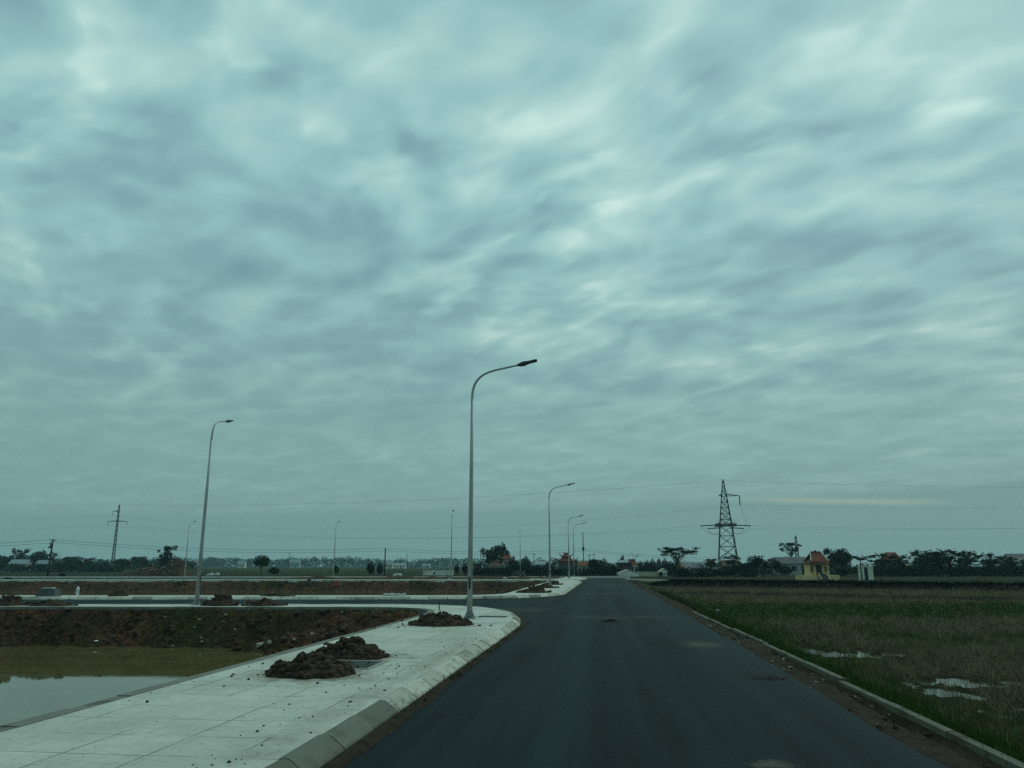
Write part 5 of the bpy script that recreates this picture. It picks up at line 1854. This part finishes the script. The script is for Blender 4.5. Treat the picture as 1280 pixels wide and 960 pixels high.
def swept_roof(mb, w_, dp, z0, h, ridge, lift, n=14, thick=0.08):
    """hipped roof with concave slopes and upturned corners; eave at z0, ridge of length `ridge` at z0+h"""
    def pt(u, v_):                       # u,v in -1..1
        ax, ay = abs(u), abs(v_)
        hx, hy = w_ / 2, dp / 2
        t = max(ay, max(0.0, (ax * hx - ridge / 2) / max(1e-6, hx - ridge / 2)))
        z = z0 + h * (1 - t) ** 1.45 + lift * (ax ** 6 * ay ** 6) + lift * 0.25 * (ax ** 8 + ay ** 8) * 0.5
        return (u * hx, v_ * hy, z)
    b = len(mb.v)
    for s in (0, -thick):
        for i in range(n + 1):
            for j in range(n + 1):
                p = pt(-1 + 2 * i / n, -1 + 2 * j / n)
                mb.v.append((p[0], p[1], p[2] + s))
    m_ = (n + 1) * (n + 1)
    for i in range(n):
        for j in range(n):
            a = b + i * (n + 1) + j
            mb.f.append((a, a + n + 1, a + n + 2, a + 1)); mb.m.append(0)
            a += m_
            mb.f.append((a, a + 1, a + n + 2, a + n + 1)); mb.m.append(0)
    for i in range(n):
        for (p, q) in ((i * (n + 1), (i + 1) * (n + 1)), ((i + 1) * (n + 1) + n, i * (n + 1) + n), (i + 1, i), (n * (n + 1) + i, n * (n + 1) + i + 1)):
            mb.f.append((b + p, b + p + m_, b + q + m_, b + q)); mb.m.append(0)
    return mb


def horn(mb, x, y, z, dx, dy, s, m=0):
    mb.tube([(x, y, z), (x + dx * s * .6, y + dy * s * .6, z + s * .15), (x + dx * s, y + dy * s, z + s * .55), (x + dx * s * .9, y + dy * s * .9, z + s * .95)], [s * .16, s * .14, s * .11, s * .05], 6)


def house(px0, px1, ytop, ybase, d, wall, roof, label, kind='gable', rz=None, roof_frac=0.35, depth=None, wins=2, door=True, over=0.25, cat='house', name='house', front_gable=False, yaw=0.0):
    cx, cy, w_ = rect_of(px0, px1, d)
    dp = depth or w_ * 0.7
    z0 = gz(cx, cy); H = ZH(ytop, d) - z0
    if rz is None: rz = PS
    t = thing(name, label, cat, (cx + sin(PS) * -dp * .5, cy + cos(PS) * dp * .5, z0), PS + yaw)
    hw = H * (1 - roof_frac)
    body = MB().box((0, 0, hw / 2 - 0.1), (w_ - 2 * over, dp - 2 * over, hw + 0.2))
    if kind == 'gable' and front_gable:
        for s in (-1, 1):
            yy = s * (dp / 2 - over)
            body.poly([(-w_ / 2 + over, yy, hw), (w_ / 2 - over, yy, hw), (0, yy, H - 0.12)][::s])
    elif kind == 'gable':
        for s in (-1, 1):
            xx = s * (w_ / 2 - over)
            body.poly([(xx, -dp / 2 + over, hw), (xx, dp / 2 - over, hw), (xx, 0, H - 0.12)][::s])
    body.build('wall', M[wall], t)
    rf = MB()
    e = 0.07
    if kind == 'gable':
        if front_gable:
            for s in (-1, 1):
                rf.v, b = rf.v, len(rf.v)
                for yy in (-dp / 2, dp / 2):
                    rf.v += [(s * w_ / 2, yy, hw - 0.08), (0, yy, H), (0, yy, H + e), (s * w_ / 2, yy, hw - 0.08 + e)]
                rf.f += [(b, b + 1, b + 5, b + 4), (b + 3, b + 7, b + 6, b + 2), (b, b + 4, b + 7, b + 3), (b, b + 3, b + 2, b + 1), (b + 4, b + 5, b + 6, b + 7)]; rf.m += [0] * 5
        else:
            for s in (-1, 1):
                b = len(rf.v)
                for xx in (-w_ / 2, w_ / 2):
                    rf.v += [(xx, s * dp / 2, hw - 0.08), (xx, 0, H), (xx, 0, H + e), (xx, s * dp / 2, hw - 0.08 + e)]
                rf.f += [(b, b + 1, b + 5, b + 4), (b + 3, b + 7, b + 6, b + 2), (b, b + 4, b + 7, b + 3), (b, b + 3, b + 2, b + 1), (b + 4, b + 5, b + 6, b + 7)]; rf.m += [0] * 5
    elif kind == 'hip':
        swept_roof(rf, w_, dp, hw - 0.05, H - hw, w_ * 0.5, 0.0, 8)
    elif kind == 'swept':
        swept_roof(rf, w_, dp, hw - 0.05, H - hw, w_ * 0.5, 0.35, 12)
    else:
        rf.box((0, 0, hw + (H - hw) / 2), (w_, dp, H - hw))
    rf.build('roof', M[roof], t)
    yf = -dp / 2 + over
    k = wins + (1 if door else 0)
    for i in range(k):
        xx = (w_ - 2 * over) * ((i + 0.5) / k - 0.5)
        if door and i == k // 2:
            MB().box((xx, yf - 0.01, min(hw * .4, 1.0)), (min(0.95, w_ * .18), 0.06, min(hw * .8, 2.0))).build('door', M['dark'], t)
        else:
            o = MB().box((xx, yf - 0.01, hw * 0.56), (min(1.0, w_ * .16), 0.06, min(1.1, hw * .38))).build('window', M['window'], t)
            MB().box((xx, yf - 0.035, hw * 0.56 - min(1.1, hw * .38) / 2 - 0.05), (min(1.15, w_ * .19), 0.09, 0.07)).build('sill', M[wall], o)
    return t


house(721, 738.5, 701, 717, 166, 'cream', 'tile_orange', 'cream house with an orange tiled roof behind two far lamps', 'hip', roof_frac=0.3, wins=2)
house(715, 724, 700.5, 717, 176, 'darkwall', 'tile_grey', 'dark green flat roofed annex left of the cream house', 'flat', roof_frac=0.08, wins=1, door=False)
house(737, 753, 700, 717, 172, 'mauve', 'tile_grey', 'mauve grey house behind dark trees', 'gable', roof_frac=0.35)
house(757, 772, 704, 716, 205, 'pale', 'tin', 'pale grey house half hidden left of the dark building', 'gable', roof_frac=0.3)
house(784, 798, 698.5, 716, 178, 'white', 'tile_red', 'white walled house with red roof adjoining the dark building', 'hip', roof_frac=0.35)
house(774, 799, 712.5, 721, 150, 'white', 'path', 'wide low cream house with plain gable front at the road end', 'gable', roof_frac=0.52, wins=0, door=False, front_gable=True, over=0.08, depth=5)
house(824, 836.5, 711, 719, 152, 'white', 'path', 'small cream gabled house under the pink steeple', 'gable', roof_frac=0.45, wins=1, door=False, front_gable=True, over=0.08, depth=3)
house(846, 862, 704.5, 716, 186, 'mauve', 'tile_old', 'faded pinkish roofed house glimpsed behind the umbrella tree', 'gable', roof_frac=0.4)
house(803, 822, 704, 716, 200, 'pale', 'tile_old', 'brown roofed house behind the twin cypress trees', 'hip', roof_frac=0.4)
house(903, 926, 700.5, 720, 184, 'darkwall', 'tile_old', 'brown house behind the foot of the large pylon', 'gable', roof_frac=0.4)
house(880, 889.5, 713.5, 719, 150, 'white', 'tin', 'tiny white roofed shed left of the large pylon', 'gable', roof_frac=0.5, wins=0)
house(974, 1036, 696.5, 720, 168, 'pale', 'tile_grey', 'long grey tiled house behind the yellow shrine', 'gable', roof_frac=0.36, wins=4, depth=6)
house(1042, 1066, 701, 720, 176, 'bluegrey', 'tile_grey', 'bluish house between the yellow shrine and the white gate', 'gable', roof_frac=0.3)
house(1106, 1133, 690, 718, 195, 'redwall', 'tile_red', 'red roofed house behind the trees right of the white gate', 'hip', roof_frac=0.35)
house(1124, 1152, 699, 718, 185, 'white', 'tin', 'pale house with a tin roof showing between trees', 'gable', roof_frac=0.25, wins=3)
house(1257, 1312, 691.5, 718, 200, 'pale', 'plate', 'wide house with dark green grey tin roof at the photo edge', 'hip', roof_frac=0.4, wins=2)
for a, b, yt, dd, wl, rfm, lab in ((9, 32, 699.5, 262, 'pale', 'tin', 'far long pale roofed house below the tall trees at the photo edge'), (43, 60, 700.5, 264, 'pale', 'tin', 'far pale roofed house just left of the leaning timber pole'),
                                   (4, 21, 709, 240, 'white', 'tin', 'low white shed in the field at the photo edge'), (481, 491, 702, 520, 'white', 'tin', 'far white house right of the straight timber pole'),
                                   (491, 507, 704, 540, 'white', 'tin', 'far long white house with several bays'), (527, 538, 705, 560, 'white', 'tin', 'far small white house behind the low white wall'),
                                   (233, 246, 699, 600, 'white', 'tin', 'far pale house in the haze behind the pond-side lamp'), (361, 374, 699, 620, 'pale', 'tin', 'far flat pale building in the haze by a thin mast'),
                                   (296, 306, 701, 640, 'white', 'tin', 'far pale house left of the lone round tree'), (668, 690, 702, 380, 'bluegrey', 'tin', 'hazy bluish shed roof between the cypress and the temple')):
    house(a, b, yt, 712, dd, wl, rfm, lab, 'gable', roof_frac=0.35, wins=3)

# low walls
for a, b, yt, d, m_, lab in ((530, 566, 713.2, 158, 'white', 'long low white wall in the field behind the second road'), (797, 821, 715, 152, 'cream', 'low cream wall with gate end right of the gabled house'),
                             (640, 656, 713.5, 156, 'pale', 'short pale wall under the pointed cypress'), (606, 638, 709.5, 158, 'plate', 'dark blue grey wall in front of the shrine')):
    cx, cy, w_ = rect_of(a, b, d); z0 = gz(cx, cy); H = ZH(yt, d) - z0
    t = thing('boundary_wall', lab, 'wall', (cx, cy, z0), PS)
    MB().box((0, 0, H / 2 - 0.1), (w_, 0.22, H + 0.1)).build('wall_panel', M[m_], t)
    MB().box((0, 0, H + 0.0), (w_ + 0.1, 0.34, 0.1)).build('coping', M[m_], t)
    n = max(2, int(w_ / 1.6))
    for i in range(n + 1):
        MB().box((-w_ / 2 + w_ * i / n, -0.03, H / 2), (0.3, 0.36, H + 0.22)).build('pier', M[m_], t)

# dark building with roof balustrade and ornaments
cx, cy, w_ = rect_of(771.5, 790, 170); z0 = gz(cx, cy); H = ZH(704, 170) - z0
t = thing('ancestral_hall', 'dark hall with pillared front, roof balustrade and small figures on top', 'hall', (cx, cy + 2, z0), PS)
MB().box((0, 1, H / 2), (w_ - 0.3, 3, H)).build('wall', M['darkwall'], t)
for i in range(6):
    MB().tube([(-w_ / 2 + 0.2 + (w_ - 0.4) * i / 5, -0.8, -0.1), (-w_ / 2 + 0.2 + (w_ - 0.4) * i / 5, -0.8, H)], 0.09, 8).build('column', M['mauve'], t)
MB().box((0, 0.4, H + 0.06), (w_ + 0.2, 3.6, 0.22)).build('roof', M['mauve'], t)
bl_ = MB()
for i in range(15):
    bl_.box((-w_ / 2 + w_ * i / 14, -1.2, H + 0.4), (0.07, 0.07, 0.5))
bl_.box((0, -1.2, H + 0.68), (w_ + 0.1, 0.12, 0.08)).build('balustrade', M['darkwall'], t)
for xx, s in ((-w_ * .27, 1.0), (-w_ * .14, 1.35)):
    mb = MB().tube([(xx, -1.2, H + 0.72), (xx, -1.2, H + 0.72 + .25 * s), (xx + .1, -1.2, H + .72 + .45 * s), (xx + .05, -1.2, H + .72 + .62 * s)], [0.16 * s, 0.2 * s, 0.1 * s, 0.14 * s], 8)
    mb.rock((xx + .08, -1.2, H + .72 + .7 * s), 0.13 * s, R).build('roof_ornament', M['darkwall'], t)
# small pink steeple
cx, cy, w_ = rect_of(820, 827.5, 170); z0 = gz(cx, cy); H = ZH(697.5, 170) - z0
t = thing('shrine_tower', 'small pinkish steeple with stepped top between two cypress trees', 'tower', (cx, cy, z0), PS)
MB().box((0, 0, H * .36), (w_ * .62, w_ * .62, H * .72)).build('wall', M['mauve'], t)
for k, (f, q) in enumerate(((.72, .95), (.83, .6))):
    rr = MB(); swept_roof(rr, w_ * q, w_ * q, H * f, H * .1, 0.05, 0.15, 8); rr.box((0, 0, H * (f + .06)), (w_ * q * .5, w_ * q * .5, H * .1)); rr.build('roof', M['tile_old'], t)
MB().tube([(0, 0, H * .9), (0, 0, H * .96), (0, 0, H)], [w_ * .16, w_ * .09, 0.02], 8).build('finial', M['tile_old'], t)


def pagoda(px0, px1, ytop, d, tiers, label, cat, name, wallm, roofm, open_front=False, tips='white'):
    """tiers: (z fraction of eave, width fraction, roof height fraction, storey width fraction)"""
    cx, cy, w_ = rect_of(px0, px1, d); z0 = gz(cx, cy); H = ZH(ytop, d) - z0
    t = thing(name, label, cat, (cx, cy + w_ * .3, z0), PS)
    zb = -0.1
    for k, (f, q, rh, wf) in enumerate(tiers):
        ze = H * f
        if open_front and k == 0:
            for sx in (-1, -0.36, 0.36, 1):
                for sy in (-1, 1):
                    MB().tube([(sx * w_ * wf * .5, sy * w_ * wf * .26, zb), (sx * w_ * wf * .5, sy * w_ * wf * .26, ze + 0.05)], 0.13, 8).build('column', M[wallm], t)
            MB().box((0, 0, ze - 0.12), (w_ * wf + 0.3, w_ * wf * .6, 0.3)).build('beam', M[wallm], t)
        else:
            MB().box((0, 0, (zb + ze) / 2), (w_ * wf, w_ * wf * .62, ze - zb + 0.06)).build('wall', M[wallm], t)
        rr = MB(); swept_roof(rr, w_ * q, w_ * q * .66, ze, H * rh, w_ * q * .42, 0.30, 14)
        r_o = rr.build('roof', M[roofm], t)
        hn = MB()
        for sx in (-1, 1):
            for sy in (-1, 1):
                horn(hn, sx * w_ * q * .49, sy * w_ * q * .32, ze + 0.30, sx, sy * .3, 0.42)
        hn.build('corner_tip', M[tips], r_o)
        rg = MB().box((0, 0, ze + H * rh + 0.04), (w_ * q * .44, 0.16, 0.22))
        for sx in (-1, 1): horn(rg, sx * w_ * q * .2, 0, ze + H * rh + 0.05, sx, 0, 0.35)
        rg.build('ridge', M[roofm], r_o)
        zb = ze + H * rh * .35
    return t, w_, H


pagoda(623, 643, 692, 166, [(0.58, 1.0, .13, .70), (0.77, .86, .15, .46)], 'open shrine gate with two stacked red tiled roofs and pale columns', 'shrine gate', 'shrine_gate', 'pale', 'tile_red', True)
pagoda(608, 627, 699.5, 163, [(0.60, 1.0, .28, .8)], 'low shrine hall with faded red roof and yellowish wall beside the red gate', 'shrine', 'shrine_hall', 'cream', 'tile_old')
t, w_, H = pagoda(695, 720, 690.5, 168, [(0.62, 0.98, .16, .76), (0.82, .5, .14, .34)], 'red temple with two tiered upturned roof behind three lamp poles', 'temple', 'temple', 'redwall', 'tile_red', False, 'tile_red')
MB().box((0, -w_ * .2, H * .2), (w_ * .7, 1.6, H * .4)).build('porch', M['bluegrey'], t)

# yellow shrine with red roof, steps and terrace
cx, cy, w_ = rect_of(1008, 1038, 122); z0 = gz(cx, cy); H = ZH(687.5, 122) - z0; u = H
t = thing('yellow_shrine', 'small yellow shrine with bright red tiled roof, dark door and steps', 'shrine', (cx, cy + 1.2, z0), PS + radians(8))
MB().box((0, 0, .07 * u), (w_ * 1.55, 3.0, .18 * u)).build('terrace', M['yellow'], t)
MB().box((0.02 * w_, 0.35, .34 * u), (w_ * .8, 1.7, .42 * u)).build('wall', M['yellow'], t)
for sx in (-.42, -.2, .2, .42):
    MB().tube([(sx * w_, -.75, .15 * u), (sx * w_, -.75, .56 * u)], 0.085, 8).build('column', M['yellow'], t)
MB().box((0.02 * w_, -.53, .32 * u), (w_ * .24, .06, .36 * u)).build('door', M['dark'], t)
for sx in (-.29, .32): MB().box((sx * w_, -.52, .36 * u), (w_ * .1, .05, .2 * u)).build('window', M['tile_old'], t)
rr = MB(); swept_roof(rr, w_ * 1.0, 2.5, .56 * u, .2 * u, w_ * .45, .12, 12); r1 = rr.build('roof', M['tile_old'], t)
rr = MB(); b = 0
for s in (-1, 1):
    b = len(rr.v)
    for xx in (-w_ * .33, w_ * .33):
        k = 1.0 if xx < 0 else 1.0
        rr.v += [(xx * 1.18, s * 1.15, .60 * u), (xx * .72, 0, .90 * u), (xx * .72, 0, .93 * u), (xx * 1.18, s * 1.15, .63 * u)]
    rr.f += [(b, b + 1, b + 5, b + 4), (b + 3, b + 7, b + 6, b + 2), (b, b + 4, b + 7, b + 3), (b, b + 3, b + 2, b + 1), (b + 4, b + 5, b + 6, b + 7)]; rr.m += [0] * 5
r2 = rr.build('roof', M['tile_red'], t)
MB().box((0, 0, .935 * u), (w_ * .48, .14, .05 * u)).tube([(0, 0, .95 * u), (0.02, 0, .985 * u), (0, 0, u)], [.16, .2, .08], 8).build('ridge', M['tile_old'], r2)
for s in (-1, 1):
    hn = MB().tube([(s * w_ * .24, -.02, .95 * u), (s * w_ * .31, -.6, .785 * u), (s * w_ * .395, -1.16, .645 * u), (s * w_ * .45, -1.3, .70 * u)], [.07, .08, .08, .05], 6)
    hn.build('roof_edge', M['white'], r2)
st_ = MB()
for k in range(4): st_.box((0.02 * w_, -1.6 - .22 * k, .16 * u - .04 * u * (k + .5) - 0.03), (w_ * .3, .24, .16 * u - .04 * u * k))
st_.build('steps', M['block'], t)
for sx in (-.17, .21):
    MB().tube([(sx * w_, -1.5, .24 * u), (sx * w_, -2.0, .12 * u), (sx * w_, -2.45, .03 * u)], [.09, .09, .11], 6).build('handrail', M['yellow'], t)

# white gate
cx, cy, w_ = rect_of(1072, 1090.5, 121); z0 = gz(cx, cy); H = ZH(705, 121) - z0
t = thing('white_gate', 'small white gateway with four pillars and a dark opening behind a palm', 'gate', (cx, cy, z0), PS + radians(6))
for sx, hh in ((-.44, .78), (-.2, .98), (.2, .98), (.44, .78)):
    p = MB().box((sx * w_, 0, H * hh / 2 - .1), (.26, .3, H * hh + .2)).build('pillar', M['white'], t)
    c_ = MB().box((sx * w_, 0, H * hh + .05), (.4, .42, .09)); c_.tube([(sx * w_, 0, H * hh + .09), (sx * w_, 0, H * hh + .2), (sx * w_, 0, H * hh + .36)], [.1, .13, .03], 8)
    c_.build('pillar_cap', M['white'], p)
MB().box((0, 0, H * .86), (w_ * .4, .2, H * .12)).build('lintel', M['white'], t)
rr = MB(); swept_roof(rr, w_ * .62, .8, H * .99, H * .13, w_ * .3, .14, 8); rr.build('roof', M['pale'], t)
MB().box((0, .03, H * .38), (w_ * .34, .06, H * .78)).build('gate_leaf', M['dark'], t)
for s in (-1, 1): MB().box((s * w_ * .32, 0, H * .34), (w_ * .14, .14, H * .68)).build('side_panel', M['white'], t)

# ------------------------------------------------------------------ smoke and the hazy air
def vol_mat(name, col, dens, aniso=0.0):
    m = bpy.data.materials.new(name); m.use_nodes = True
    g = NT(m.node_tree); g.n.clear()
    v_ = g.add('ShaderNodeVolumePrincipled')
    v_.inputs['Color'].default_value = (*col, 1)
    v_.inputs['Density'].default_value = dens
    v_.inputs['Anisotropy'].default_value = aniso
    o = g.add('ShaderNodeOutputMaterial'); g.l.new(v_.outputs[0], o.inputs['Volume'])
    return m


x, y = AT(868, 153); z0 = gz(x, y); top = ZH(697, 153) - z0
vs, fs = ICO[3]
mb = MB()
for p in vs:
    f = (p[2] + 1) / 2
    k = 0.75 + 0.55 * float(fbm(np.array(p[0] * 2 + p[2] * 2.2), np.array(p[1] * 2 - p[2] * 1.4), 3, 3))
    mb.v.append((p[0] * 2.4 * k * (0.55 + 0.5 * f) - 1.1 * f, p[1] * 1.6 * k, 0.05 + top * f * (0.7 + 0.4 * k)))
mb.f = [tuple(f) for f in fs]; mb.m = [0] * len(fs)
o = mb.build('smoke', vol_mat('smoke', (0.8, 0.86, 0.9), 0.16), None, True, (x, y, z0))
o['kind'] = 'stuff'

o = MB().box((0, 0, 30.0), (4200, 4200, 67.0)).build('haze', vol_mat('haze', (0.62, 0.95, 0.97), 0.00027))
o['kind'] = 'stuff'
